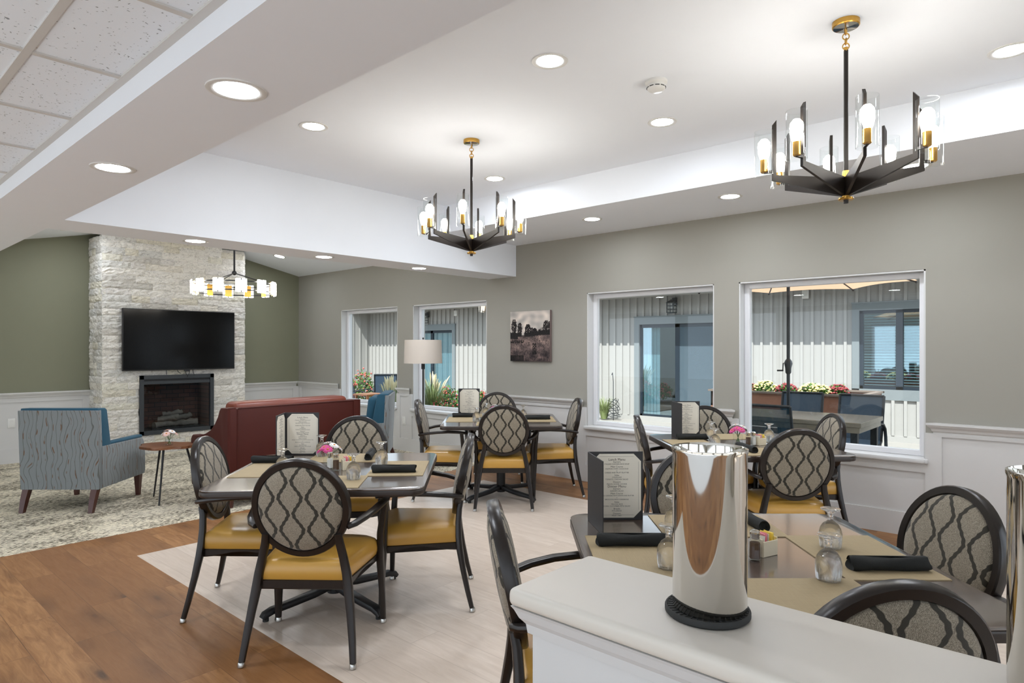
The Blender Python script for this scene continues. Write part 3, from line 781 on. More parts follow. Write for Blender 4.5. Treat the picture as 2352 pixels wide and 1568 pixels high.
# smoke detector
sm = thing('smoke_detector', 'round white smoke detector on the raised tray ceiling', 'smoke detector', (3.215, 1.80, ZT))
b = B(); b.lathe([(0.062, 0.0), (0.062, -0.012), (0.052, -0.022), (0.046, -0.024)], 28, cap=True); b.build('base', M['plastic'], sm)
b = B(); b.lathe([(0.050, -0.022), (0.052, -0.030), (0.050, -0.044), (0.036, -0.056), (0.0005, -0.060)], 28); b.build('dome', M['plastic'], sm)
b = B()
for k in range(10):
    a = k * PI / 5; b.tube([(0.0525 * math.cos(a + q), 0.0525 * math.sin(a + q), -0.038) for q in (-0.22, -0.1, 0, 0.1, 0.22)], 0.0024, 5)
b.build('vent_slots', M['black'], sm)

# ================================================================== CEILING LIGHTS
def make_down():
    t = thing('recessed_light', '', 'ceiling light', (0, 0, 0), 0, 'round recessed ceiling lights')
    b = B(); b.lathe([(0.0945, 0.0), (0.094, -0.004), (0.086, -0.006), (0.070, -0.003), (0.068, 0.0)], 36); b.build('trim_ring', M['plastic'], t)
    b = B(); b.lathe([(0.0690, -0.0022), (0.0002, -0.0024)], 36); b.build('lens', M['lens'], t)
    return t
DL = Proto(make_down())
sl = math.atan(0.215)
down = [
 (0.96, 2.08, ZS, 'largest recessed ceiling light, in the low soffit beside the speckled tile ceiling'),
 (0.985, 3.41, ZS, 'second recessed light in the low soffit beside the speckled tiles, left of the largest'),
 (2.093, 5.25, ZS, 'recessed light under the beam right in front of the stone fireplace top'),
 (3.252, 5.27, ZS, 'recessed light under the beam, between the fireplace and the window wall'),
 (4.39, 5.27, ZS, 'recessed light under the beam closest to the window wall'),
 (4.976, 3.459, ZR, 'recessed light in the window wall soffit, just right of the middle chandelier'),
 (4.972, 2.123, ZR, 'recessed light in the window wall soffit, left of the nearest chandelier'),
 (4.97, 0.85, ZR, 'recessed light in the window wall soffit seen through the nearest chandelier'),
 (2.617, 2.086, ZT, 'large recessed light in the tray ceiling, near the top centre of the photo'),
 (2.32, 3.887, ZT, 'recessed light in the tray ceiling, leftmost, above the beam'),
 (3.819, 2.094, ZT, 'recessed light in the tray ceiling just below the smoke detector'),
 (4.103, 3.893, ZT, 'smallest recessed light in the tray ceiling, beside the middle chandelier stem'),
 (4.075, 0.288, ZT, 'recessed light in the tray ceiling cut by the right edge of the photo'),
]
for x, y, z, lab in down: DL.put((x, y, z), 0, lab)
o = DL.put((4.855, 9.095, vault(4.855) - 0.001), 0, 'small recessed light on the sloping lounge ceiling right of the fireplace'); o.rotation_euler = (0, math.atan(0.215), 0)
o = DL.put((2.168, 9.10, vault(2.168) - 0.001), 0, 'recessed light on the sloping lounge ceiling left of the fireplace'); o.rotation_euler = (0, -math.atan(0.215), 0)
for x, y, lab in ((2.3, 6.5, 'left'), (4.6, 6.9, 'right')):  # two unseen downlights added to brighten the lounge
    o = DL.put((x, y, vault(x) - 0.001), 0, 'added light on the %s slope of the lounge ceiling, unseen behind the beam' % lab); o.rotation_euler = (0, math.atan(0.215) * (1 if x > XR else -1), 0)

# ================================================================== CHANDELIERS
def make_chandelier():
    t = thing('chandelier', '', 'chandelier', (0, 0, 0), 0, 'black and brass eight-light chandeliers')
    Z0 = -0.82                                         # underside of the hub below the ceiling
    b = B(); b.lathe([(0.058, 0), (0.058, -0.022), (0.054, -0.026)], 32, cap=True); b.build('canopy', M['brass'], t)
    b = B(); b.lathe([(0.0535, -0.0262), (0.0005, -0.029)], 32)
    for s in (-1, 1): b.box(s * 0.026 - 0.004, s * 0.026 + 0.004, -0.004, 0.004, -0.038, -0.027)
    b.build('canopy_plate', M['chrome'], t)
    b = B()
    for k, z in enumerate((-0.045, -0.068, -0.091, -0.113)):
        r = 0.014; pts = [(r * math.cos(q * PI / 6) * (1 if k % 2 == 0 else 0), r * math.cos(q * PI / 6) * (0 if k % 2 == 0 else 1), z + 1.05 * r * math.sin(q * PI / 6)) for q in range(12)]
        b.tube(pts, 0.0028, 6, loop=True)
    b.cyl((0, 0, -0.135), (0, 0, -0.118), 0.009); b.build('chain', M['brass'], t)
    b = B(); b.box(-0.0085, 0.0085, -0.0085, 0.0085, Z0 + 0.12, -0.13, bev=0.002, seg=1); b.build('stem', M['bronze'], t)
    b = B(); b.lathe([(0.0005, Z0), (0.030, Z0), (0.033, Z0 + 0.006), (0.030, Z0 + 0.012), (0.016, Z0 + 0.014), (0.016, Z0 + 0.12), (0.014, Z0 + 0.135), (0.0005, Z0 + 0.136)], 24); b.build('hub', M['brass'], t)
    b = B(); b.lathe([(0.0005, Z0 - 0.014), (0.010, Z0 - 0.014), (0.011, Z0), (0.0005, Z0)], 16); b.build('finial', M['bronze'], t)
    for k in range(8):
        a = k * PI / 4; R4 = Matrix.Rotation(a, 4, 'Z')
        b = B()
        # blade: tall at the hub, tapering outward, rising, then a vertical fin
        th = 0.0065
        prof = [(0.016, Z0 + 0.02), (0.016, Z0 + 0.105), (0.298, Z0 + 0.135), (0.298, Z0 + 0.395), (0.318, Z0 + 0.37), (0.318, Z0 + 0.16), (0.352, Z0 + 0.16), (0.352, Z0 + 0.147), (0.318, Z0 + 0.147), (0.318, Z0 + 0.112)]
        MX = R4 @ Matrix.Rotation(PI / 2, 4, 'X') @ Matrix.Translation((0, 0, 0))
        b.prism([(p[0], p[1]) for p in prof], -th, th, M4=MX)
        arm = b.build('arm', M['bronze'], t, smooth=False)
        cx, cy = 0.352 * math.cos(a), 0.352 * math.sin(a)
        b = B(); b.lathe([(0.012, 0.150), (0.017, 0.155), (0.017, 0.212), (0.012, 0.214)], 18, cap=True, c=(cx, cy, Z0)); b.build('socket', M['brass'], arm)
        b = B(); b.lathe([(0.041, 0.135), (0.043, 0.137), (0.043, 0.345), (0.041, 0.345)], 32, c=(cx, cy, Z0)); b.build('glass_shade', M['shade_glass'], arm)
        b = B(); b.lathe([(0.0125, 0.212), (0.015, 0.228), (0.025, 0.252), (0.0285, 0.272), (0.026, 0.292), (0.014, 0.308), (0.0005, 0.312)], 18, c=(cx, cy, Z0)); b.build('bulb', M['bulb'], arm)
    return t
CH = Proto(make_chandelier())
CH.put((3.236, 3.30, ZT), math.radians(-YAW * 0 + 36), 'black and brass eight-light chandelier in the middle of the photo, smaller looking')
CH.put((3.212, 0.824, ZT), math.radians(27), 'black and brass eight-light chandelier nearest the camera at upper right')

lc = thing('ring_chandelier', 'round black ring chandelier with glowing rectangular panels in front of the fireplace', 'chandelier', (3.43, 7.49, ZRG))
ZN = 2.32 - ZRG; ZC = 2.14 - ZRG; RR = 0.44
b = B(); b.lathe([(0.07, 0), (0.07, -0.03), (0.06, -0.035)], 24, cap=True); b.build('canopy', M['black'], lc)
b = B(); b.cyl((0, 0, -0.03), (0, 0, ZN), 0.011, seg=12); b.build('stem', M['black'], lc)
b = B(); b.sphere((0, 0, ZN), 0.028, 14); b.build('hub', M['black'], lc)
for k in range(3):
    a = math.radians(100 + 120 * k); b = B(); b.cyl((0, 0, ZN), (RR * math.cos(a), RR * math.sin(a), ZC + 0.052), 0.006, seg=8); b.build('rod', M['black'], lc)
for z in (0.05, -0.05):
    b = B(); b.sweep([(RR * math.cos(q * PI / 24), RR * math.sin(q * PI / 24), ZC + z) for q in range(48)], 0.008, 0.014, loop=True); b.build('ring', M['black'], lc)
for k in range(12):
    a = k * PI / 6 + 0.25; T = Matrix.Rotation(a, 4, 'Z') @ Matrix.Translation((RR, 0, ZC))
    b = B(); b.box(0.014, 0.024, -0.058, 0.058, -0.075, 0.075, mat=T, bev=0.002, seg=1); p = b.build('light_panel', M['panelglow'], lc, smooth=False)
    b = B(); b.box(-0.012, -0.008, -0.04, 0.04, -0.07, 0.07, mat=T); b.build('reflector', M['brass'], p, smooth=False)
    for z in (-0.07, 0.064):
        b = B(); b.box(0.006, 0.026, -0.006, 0.006, z - 0.006, z + 0.012, mat=T); b.build('clip', M['black'], p, smooth=False)

# ================================================================== DINING CHAIR
def make_chair():
    t = thing('dining_chair', '', 'chair', (0, 0, 0), 0, 'oval-back dining chairs around the four tables')
    cz, cy0, a0, b0 = 0.705, -0.2175, 0.210, 0.219
    tilt = math.atan(0.095 / 0.46)
    def bp(x, zz, off=0.0):            # point on the tilted, slightly dished back plane; off = towards the sitter
        dish = 0.25 * x * x
        return Vector((x, cy0 - zz * math.sin(tilt) + (off + dish) * math.cos(tilt), cz + zz * math.cos(tilt) + off * math.sin(tilt)))
    n = 56
    b = B(); ring = []
    for i in range(n):
        q = 2 * PI * i / n; sec = []
        for (dr, do) in ((0.0165, -0.014), (0.0165, 0.014), (0.012, 0.020), (-0.012, 0.020), (-0.0165, 0.014), (-0.0165, -0.014), (-0.012, -0.020), (0.012, -0.020)):
            sec.append(bp((a0 + dr) * math.cos(q), (b0 + dr) * math.sin(q), do))
        ring.append(sec)
    b.rings(ring, loop=True); b.build('back_frame', M['frame'], t)
    b = B(); 
    for sgn in (-1, 1):
        rs = []
        for rr_, hh in ((1.0, 0.002), (0.985, 0.016), (0.94, 0.025), (0.75, 0.034), (0.35, 0.039), (0.02, 0.040)):
            rs.append([bp((a0 - 0.014) * rr_ * math.cos(2 * PI * i / n), (b0 - 0.014) * rr_ * math.sin(2 * PI * i / n), sgn * hh) for i in range(n)])
        b.rings(rs, cap0=False)
    b.build('backrest', M['ogee'], t)
    # seat frame and cushion (trapezoid with rounded front)
    def outline(s, k=1.0):
        pts = []
        ctrl = [(-0.205, -0.19), (0.205, -0.19), (0.25, 0.17), (0.235, 0.235), (0.15, 0.262), (0.0, 0.270), (-0.15, 0.262), (-0.235, 0.235), (-0.25, 0.17)]
        m = len(ctrl)
        for i in range(m):
            p0, p1, p2, p3 = (Vector((*ctrl[(i + d - 1) % m], 0)) for d in range(4))
            corner = i in (0, 1)
            for q in range(6):
                u = q / 6
                if i in (0, 1, 8): v = p1.lerp(p2, u)
                else: v = 0.5 * ((2 * p1) + (-p0 + p2) * u + (2 * p0 - 5 * p1 + 4 * p2 - p3) * u * u + (-p0 + 3 * p1 - 3 * p2 + p3) * u ** 3)
                c = Vector((0, 0.03, 0)); pts.append(c + (v - c) * s)
        return pts
    b = B(); rs = []
    for s_, z in ((0.975, 0.322), (1.0, 0.328), (1.0, 0.362), (0.975, 0.366)):
        rs.append([(p.x, p.y, z - (0.014 * math.cos((p.y + 0.19) / 0.45 * 2 * PI) if z < 0.35 else 0) + (0.014 if z < 0.35 else 0)) for p in outline(s_)])
    b.rings(rs); b.build('seat_frame', M['frame'], t)
    b = B(); rs = []
    for s_, z in ((0.94, 0.362), (0.975, 0.366), (0.995, 0.380), (1.0, 0.400), (0.985, 0.424), (0.94, 0.443), (0.86, 0.456), (0.65, 0.465), (0.35, 0.469), (0.02, 0.470)):
        rs.append([(p.x, p.y, z) for p in outline(s_)])
    b.rings(rs); b.build('seat', M['yellow'], t)
    for sx in (-1, 1):
        b = B()
        path = [(sx * 0.252, -0.262, 0.022), (sx * 0.243, -0.240, 0.11), (sx * 0.228, -0.214, 0.23), (sx * 0.212, -0.196, 0.335), (sx * 0.203, -0.190, 0.40), (sx * 0.188, -0.189, 0.47), (sx * 0.172, -0.194, 0.54), (sx * 0.166, -0.204, 0.585)]
        b.sweep(path, 0.040, 0.034, up=(0, 1, 0), scales=[0.72, 0.82, 0.95, 1.1, 1.05, 0.98, 0.95, 0.85]); leg = b.build('leg', M['frame'], t)
        b = B(); b.lathe([(0.0125, 0.024), (0.015, 0.020), (0.0165, 0.004), (0.013, 0.0)], 14, cap=True, c=(sx * 0.253, -0.265, 0)); b.build('glide', M['dullchrome'], leg)
        b = B()
        path = [(sx * 0.276, 0.222, 0.022), (sx * 0.270, 0.218, 0.18), (sx * 0.262, 0.212, 0.34), (sx * 0.266, 0.206, 0.48), (sx * 0.284, 0.196, 0.60), (sx * 0.292, 0.192, 0.642)]
        b.sweep(path, 0.036, 0.036, up=(0, 1, 0), scales=[0.76, 0.9, 1.12, 1.0, 0.9, 0.9]); leg = b.build('leg', M['frame'], t)
        b = B(); b.lathe([(0.0125, 0.024), (0.015, 0.020), (0.0165, 0.004), (0.013, 0.0)], 14, cap=True, c=(sx * 0.277, 0.222, 0)); b.build('glide', M['dullchrome'], leg)
        b = B()
        path = [(sx * 0.210, -0.205, 0.618), (sx * 0.238, -0.185, 0.626), (sx * 0.268, -0.12, 0.640), (sx * 0.292, -0.03, 0.652), (sx * 0.302, 0.07, 0.658), (sx * 0.302, 0.16, 0.655), (sx * 0.294, 0.215, 0.648), (sx * 0.280, 0.245, 0.640)]
        b.sweep(path, 0.040, 0.026, scales=[0.9, 0.95, 1, 1, 1, 1, 0.95, 0.7], rnd=0.45); b.build('armrest', M['frame'], t)
    return t
CHAIR = Proto(make_chair())
def chair(u, t, fu, ft, label): return CHAIR.put(cw(u, t), heading(fu, ft), label)
chair(-0.955, 3.13, 0.03, 1, 'front chair with its oval back to the camera at the table before the red loveseat')
chair(-1.48, 3.62, 0.995, 0.10, 'dining chair at the left end of the table before the red loveseat, seen side-on')
chair(-0.50, 3.71, -0.9966, -0.08, 'dining chair at the right side of the table before the red loveseat, facing left')
chair(-1.13, 4.44, 0, -1, 'dining chair on the far side of the table before the red loveseat, facing the camera')
chair(-0.073, 5.88, 0, 1, 'dining chair with its back to the camera at the middle table under the landscape canvas')
chair(-0.66, 6.22, 1, 0.0, 'dining chair on the left of the middle table, near the floor lamp')
chair(0.405, 6.38, -0.995, -0.09, 'dining chair on the right of the middle table, beside the wide wall panel')
chair(-0.17, 7.0, 0, -1, 'dining chair behind the middle table, its back showing between the menu and the canvas wall')
chair(1.79, 4.205, 0.05, 1, 'dining chair with its oval back to the camera at the table by the large windows')
chair(1.19, 4.75, 1, -0.12, 'dining chair on the left of the table by the large windows, thin edge-on oval back')
chair(2.20, 4.88, -1, 0.02, 'dining chair on the right of the table by the large windows, below the patio planter')
chair(1.66, 5.28, 0, -1, 'dining chair on the far side of the window table, half hidden by the open menu')
chair(0.895, 2.90, 0, -1, 'dining chair behind the dark menu and chrome cylinder, far side of the nearest table')
chair(0.20, 2.09, 1, 0.05, 'dining chair left of the nearest table, beside the corner of the half wall')
chair(1.345, 2.25, -1, -0.12, 'dining chair at the right edge of the photo, right side of the nearest table')
chair(0.835, 1.62, 0, 1, 'dining chair in the right foreground, only the arc of its back above the half wall')

# ================================================================== TABLES
def make_table():
    t = thing('dining_table', '', 'table', (0, 0, 0), 0, 'square dark pedestal dining tables')
    h = 0.549; r = 0.067; pts = []
    for (cx, cy, a0) in ((h - r, h - r, 0), (-h + r, h - r, PI / 2), (-h + r, -h + r, PI), (h - r, -h + r, 1.5 * PI)):
        for k in range(8): pts.append((cx + r * math.cos(a0 + k * PI / 14), cy + r * math.sin(a0 + k * PI / 14)))
    b = B(); b.prism(pts, 0.7335, 0.74, bev=0.0025); b.build('tabletop', M['top'], t)
    pts2 = [(x * 1.003, y * 1.003) for x, y in pts]
    b = B(); b.prism(pts2, 0.704, 0.7332, bev=0.008, seg=3); b.build('edge_band', M['topedge'], t)
    b = B(); b.lathe([(0.042, 0.04), (0.042, 0.69)], 24, cap=True); b.build('column', M['black'], t)
    b = B()
    for a in (PI / 4, 3 * PI / 4): b.box(-0.32, 0.32, -0.025, 0.025, 0.68, 0.704, mat=Matrix.Rotation(a, 4, 'Z'))
    b.build('mounting_plate', M['black'], t, smooth=False)
    for k in range(4):
        a = PI / 4 + k * PI / 2
        b = B(); p = [Vector((r_ * math.cos(a), r_ * math.sin(a), z)) for r_, z in ((0.0, 0.085), (0.06, 0.082), (0.14, 0.064), (0.28, 0.052), (0.38, 0.046), (0.42, 0.034), (0.435, 0.018))]
        b.sweep(p, 0.058, 0.038, scales=[1.2, 1.15, 1.0, 0.95, 0.9, 0.85, 0.7]); ft = b.build('foot', M['black'], t)
        b = B(); b.cyl((0.415 * math.cos(a), 0.415 * math.sin(a), 0), (0.415 * math.cos(a), 0.415 * math.sin(a), 0.022), 0.016, seg=12); b.build('leveler', M['rubber'], ft)
    return t
TB = Proto(make_table())
TABS = {}
def table(key, u, t, rotdeg, label):
    TABS[key] = (u, t, math.radians(rotdeg)); TB.put(cw(u * 1.03, t * 1.03), -YAW + math.radians(rotdeg), label)
table('L', -0.985, 3.56, 3.0, 'dark square dining table in front of the red loveseat, nearest on the left')
table('M', -0.105, 6.05, 1.5, 'dark square dining table in the middle, under the landscape canvas')
table('W', 1.615, 4.50, 2.5, 'dark square dining table beside the large patio windows')
table('N', 0.765, 2.065, 0.0, 'dark square dining table nearest the camera, behind the half wall')

KT = 1.03; HT = 0.74
def on(u, t, z=0.76): return cw(u * KT, t * KT, z - 0.76 + HT)
# placemats
b = B(); b.box(-0.226, 0.226, -0.154, 0.154, 0, 0.003); pm_ = tag(b.build('placemat', M['mat'], smooth=False), '', 'placemat', 'woven tan placemats on the dining tables')
PM = Proto(pm_)
nm = {'L': 'the table before the red loveseat', 'M': 'the middle table under the canvas', 'W': 'the table by the large windows', 'N': 'the table behind the half wall'}
for key in 'LMWN':
    u0, t0, rt = TABS[key]
    for side, dx, dy, rz in (('near', 0, -0.355, 0), ('far', 0, 0.355, 0), ('left', -0.355, 0, PI / 2), ('right', 0.355, 0, PI / 2)):
        du = dx * math.cos(rt) - dy * math.sin(rt); dt = dx * math.sin(rt) + dy * math.cos(rt)
        PM.put(on(u0 + du, t0 + dt), -YAW + rt + rz, 'woven tan placemat on the %s side of %s' % (side, nm[key]))

# rolled napkins
def make_napkin():
    b = B(); rs = []; m = 26; n = 20; rn = random.Random(11)
    for i in range(m):
        x = -0.12 + 0.24 * i / (m - 1); ring = []
        for j in range(n):
            a = 2 * PI * j / n
            r = 0.0215 * (1 + 0.10 * noise.noise(Vector((x * 14, math.cos(a), math.sin(a)))) + 0.05 * math.cos(2 * a + x * 20)) + 0.0016 * math.sin(3 * a + x * 30)
            if i in (0, m - 1): r *= 0.9
            yv = r * math.cos(a) * 1.12; zv = max(r * math.sin(a), -0.0195)
            ring.append((x + 0.004 * math.sin(a * 2), yv, zv + 0.0195))
        rs.append(ring)
    for e, sg in ((0, -1), (m - 1, 1)):
        pass
    inner0 = [(p[0] + 0.012, p[1] * 0.45, 0.0195 + (p[2] - 0.0195) * 0.45) for p in rs[0]]
    inner1 = [(p[0] - 0.012, p[1] * 0.45, 0.0195 + (p[2] - 0.0195) * 0.45) for p in rs[-1]]
    b.rings([inner0] + rs + [inner1])
    # loose overlapping flap
    b.rings([[(x, 0.0235 * math.cos(a), 0.0195 + 0.0235 * math.sin(a)) for a in (0.2, 0.5, 0.8, 1.1, 1.35 + 0.6 * (x + 0.12) / 0.24)] for x in [-0.118 + 0.0236 * k for k in range(11)]], closed=False)
    return b.build('rolled_napkin', M['napkin'])
NK = Proto(tag(make_napkin(), '', 'napkin', 'rolled black napkins on the placemats'))
def napkin(u, t, rz, label): NK.put(on(u, t, 0.7632), -YAW + rz, label)
napkin(-0.636, 3.45, 0.04, 'rolled black napkin on the right placemat of the table before the loveseat')
napkin(-1.40, 3.74, 0.04, 'rolled black napkin at the left end of the table before the loveseat')
napkin(-0.87, 3.93, PI / 2 + 0.1, 'rolled black napkin seen end-on beside a glass, far side of the table before the loveseat')
napkin(-0.46, 6.22, 0.02, 'rolled black napkin below the menu on the middle table')
napkin(0.24, 6.02, 0.03, 'rolled black napkin on the right placemat of the middle table')
napkin(1.325, 4.70, 0.03, 'rolled black napkin below the menu on the table by the large windows')
napkin(1.535, 4.19, PI / 2 + 0.12, 'rolled black napkin pointing at the camera on the table by the large windows')
napkin(0.405, 2.17, 0.0, 'rolled black napkin in front of the standing menu on the nearest table')
napkin(0.905, 2.44, PI / 2 + 0.12, 'rolled black napkin just right of the chrome cylinder, far side of the nearest table')
napkin(1.135, 1.93, -0.02, 'rolled black napkin on the right placemat of the nearest table')

# upturned goblets
def make_goblet():
    b = B()
    pr = [(0.0335, 0.0), (0.0355, 0.012), (0.0375, 0.032), (0.0372, 0.050), (0.033, 0.068), (0.024, 0.082), (0.013, 0.090), (0.009, 0.094), (0.0105, 0.100), (0.0085, 0.106), (0.0115, 0.112), (0.010, 0.117), (0.018, 0.124), (0.031, 0.130), (0.032, 0.1335), (0.014, 0.1325), (0.0004, 0.131)]
    b.lathe(pr, 32)
    ins = [(0.032, 0.0), (0.034, 0.012), (0.036, 0.032), (0.0355, 0.050), (0.0315, 0.066), (0.022, 0.078), (0.010, 0.084), (0.0004, 0.085)]
    b.lathe(ins, 32)
    rs = [[(0.0335 * math.cos(q * PI / 16), 0.0335 * math.sin(q * PI / 16), 0.0) for q in range(32)], [(0.032 * math.cos(q * PI / 16), 0.032 * math.sin(q * PI / 16), 0.0) for q in range(32)]]
    b.rings(rs, cap0=False, cap1=False)
    n = N('goblet_glass'); n.t.nodes.remove(n.b)
    g = n.n('ShaderNodeBsdfGlass'); g.inputs['IOR'].default_value = 1.45; g.inputs['Roughness'].default_value = 0.0
    tr = n.n('ShaderNodeBsdfTransparent'); mx = n.n('ShaderNodeMixShader'); mx.inputs[0].default_value = 0.68
    n.l(tr.outputs[0], mx.inputs[1]); n.l(g.outputs[0], mx.inputs[2]); n.l(mx.outputs[0], n.out.inputs[0])
    o = b.build('water_goblet', n.m); return o
GB = Proto(tag(make_goblet(), '', 'glass', 'clear goblets turned upside down on the tables'))
for u, t, lab in (
    (-0.75, 3.68, 'upturned goblet above the rolled napkin, right side of the table before the loveseat'),
    (-0.81, 3.27, 'upturned goblet closest to the camera on the table before the loveseat'),
    (-1.18, 3.97, 'upturned goblet behind the pink flowers on the table before the loveseat'),
    (-1.225, 3.42, 'upturned goblet left of the pink flowers, its foot above the front chair'),
    (-0.326, 5.85, 'upturned goblet nearest the menu on the middle table'),
    (-0.256, 6.27, 'upturned goblet farther back beside the menu on the middle table'),
    (0.107, 6.07, 'upturned goblet right of the chair back on the middle table'),
    (1.46, 4.69, 'upturned goblet right beside the menu on the window table, farther of the pair'),
    (1.366, 4.31, 'upturned goblet in front of its neighbour near the menu on the window table'),
    (1.84, 4.58, 'upturned goblet right of the flowers on the window table'),
    (0.915, 1.85, 'upturned goblet nearest the camera, right of the pepper shaker on the nearest table'),
    (1.07, 2.15, 'upturned goblet directly behind the foremost goblet on the nearest table'),
    (0.478, 1.95, 'upturned goblet half hidden at the left edge of the chrome cylinder'),
    (0.592, 2.33, 'upturned goblet far behind the chrome cylinder, beside the patterned chair back')):
    GB.put(on(u, t, 0.7632), 0, lab)

# shakers, sugar caddies, vases
def make_shaker(fill, name, label):
    t = thing(name, label, 'shaker')
    def oct_(r, z): return [(r * math.cos(PI / 8 + k * PI / 4), r * math.sin(PI / 8 + k * PI / 4), z) for k in range(8)]
    b = B(); b.rings([oct_(0.0195, 0), oct_(0.0205, 0.004), oct_(0.0185, 0.066), oct_(0.014, 0.072)], cap1=False); b.build('glass_body', M['glass'], t, smooth=False)
    b = B(); b.rings([oct_(0.0168, 0.006), oct_(0.016, 0.058)]); b.build('contents', fill, t, smooth=False)
    b = B(); b.lathe([(0.0145, 0.070), (0.0155, 0.073), (0.0145, 0.079), (0.0165, 0.083), (0.0165, 0.092), (0.012, 0.097), (0.0004, 0.098)], 20); b.build('cap', M['chrome'], t)
    return t
PEP = Proto(make_shaker(M['pepper'], 'pepper_shaker', '')); SAL = Proto(make_shaker(M['salt'], 'salt_shaker', ''))
def make_caddy():
    t = thing('sugar_caddy', '', 'sugar caddy')
    b = B(); W, D, H = 0.035, 0.024, 0.060
    for s in (-1, 1):
        b.box(-W, W, s * D - 0.002, s * D + 0.002, 0, H * 0.86, bev=0.0015, seg=1)
        b.box(s * W - 0.002, s * W + 0.002, -D, D, 0, H, bev=0.0015, seg=1)
    b.box(-W, W, -D, D, 0, 0.004); b.build('dish', M['ceramic'], t, smooth=False)
    rn = random.Random(2)
    for k in range(8):
        x = -0.026 + k * 0.0074; T = Matrix.Translation((x, 0, 0.038)) @ Matrix.Rotation(rn.uniform(-.14, .14), 4, 'Y') @ Matrix.Rotation(rn.uniform(-.12, .12), 4, 'X')
        b = B(); b.box(-0.0012, 0.0012, -0.019, 0.019, -0.031, 0.034 + rn.uniform(0, .006), mat=T)
        b.build('sugar_packet', (M['pinkpkt'], M['yellowpkt'], M['paper'])[0 if k in (1, 2) else 1 if k > 3 else 2], t, smooth=False)
    return t
CAD = Proto(make_caddy())
def make_flowers(mats, name='flower_vase', seed=1, scale=1.0):
    t = thing(name, '', 'flower vase')
    b = B()
    def sq(r, z): 
        return [(r * math.cos(PI / 12 + k * PI / 6) * (1 + 0.05 * math.cos(4 * (PI / 12 + k * PI / 6))), r * math.sin(PI / 12 + k * PI / 6) * (1 + 0.05 * math.cos(4 * (PI / 12 + k * PI / 6))), z) for k in range(12)]
    b.rings([sq(0.030, 0), sq(0.033, 0.004), sq(0.034, 0.04), sq(0.036, 0.078)], cap1=False); b.build('vase', M['glass'], t)
    rn = random.Random(seed)
    for k, (mt, dx, dy, z) in enumerate(mats):
        d = Vector((dx, dy, 0.05 + 0.6 * max(0, 0.06 - math.hypot(dx, dy)))).normalized(); c = Vector((dx, dy, z))
        Q = d.to_track_quat('Z', 'Y').to_matrix().to_4x4(); T = Matrix.Translation(c) @ Q
        b = B(); R = 0.030 * scale
        for lay, (np_, rr_, lift) in enumerate(((14, 1.0, 0.002), (12, 0.8, 0.007))):
            for q in range(np_):
                a = 2 * PI * q / np_ + lay * 0.2; ca, sa = math.cos(a), math.sin(a); wd = 0.0052
                pts = []
                for (rad, wf, zz) in ((0.15, 0.35, 0), (0.5, 1.0, 0.003), (0.85, 0.9, 0.002), (1.0, 0.2, -0.001)):
                    for sg in (-1, 1): pts.append(Vector((rad * R * rr_ * ca - sg * wd * wf * sa, rad * R * rr_ * sa + sg * wd * wf * ca, zz + lift)))
                pv = [b.bm.verts.new(T @ p) for p in pts]
                for i in range(3): b.bm.faces.new((pv[2 * i], pv[2 * i + 1], pv[2 * i + 3], pv[2 * i + 2]))
        fl = b.build('flower_head', mt, t, recalc=False)
        b = B(); b.sphere(T @ Vector((0, 0, 0.007)), 0.0075 * scale, 10, (1, 1, 0.7)); b.build('flower_eye', M['eye'], fl)
        b = B(); b.tube([c, Vector((dx * 0.3, dy * 0.3, 0.07)), Vector((-dx * 0.3, -dy * 0.3, 0.012))], 0.0016, 5); b.build('stem', M['stem'], fl)
    return t
w_, p_ = M['petalw'], M['petalp']
BQ = [(w_, -0.012, 0.012, 0.128), (p_, -0.045, -0.018, 0.092), (w_, 0.030, -0.012, 0.118), (p_, 0.006, -0.048, 0.100), (w_, -0.030, 0.034, 0.112), (w_, 0.050, 0.022, 0.098), (p_, -0.018, -0.030, 0.108), (w_, 0.012, 0.048, 0.105)]
VS = Proto(make_flowers(BQ))
def centre(key, vu, vt, pu, pt, su, st, cu, ct, where, vase=True, salt=True):
    if vase: VS.put(on(vu, vt), -YAW, 'small glass vase of pink and white daisies on ' + where, 'small glass flower vases')
    PEP.put(on(pu, pt), -YAW, 'pepper shaker with chrome cap on ' + where, 'pepper shakers')
    if salt: SAL.put(on(su, st), -YAW, 'salt shaker with chrome cap on ' + where, 'salt shakers')
    CAD.put(on(cu, ct), -YAW + 0.5, 'cream dish of pink and yellow sugar packets on ' + where, 'sugar packet dishes')
centre('L', -1.045, 3.66, -0.968, 3.52, -1.015, 3.57, -0.905, 3.545, nm['L'])
centre('M', -0.16, 6.10, -0.09, 6.02, -0.05, 6.06, 0.0, 6.02, nm['M'])
centre('W', 1.60, 4.53, 1.632, 4.42, 1.672, 4.43, 1.725, 4.45, nm['W'])
centre('N', 0, 0, 0.770, 2.03, 0.728, 2.055, 0.822, 2.085, nm['N'], vase=False)

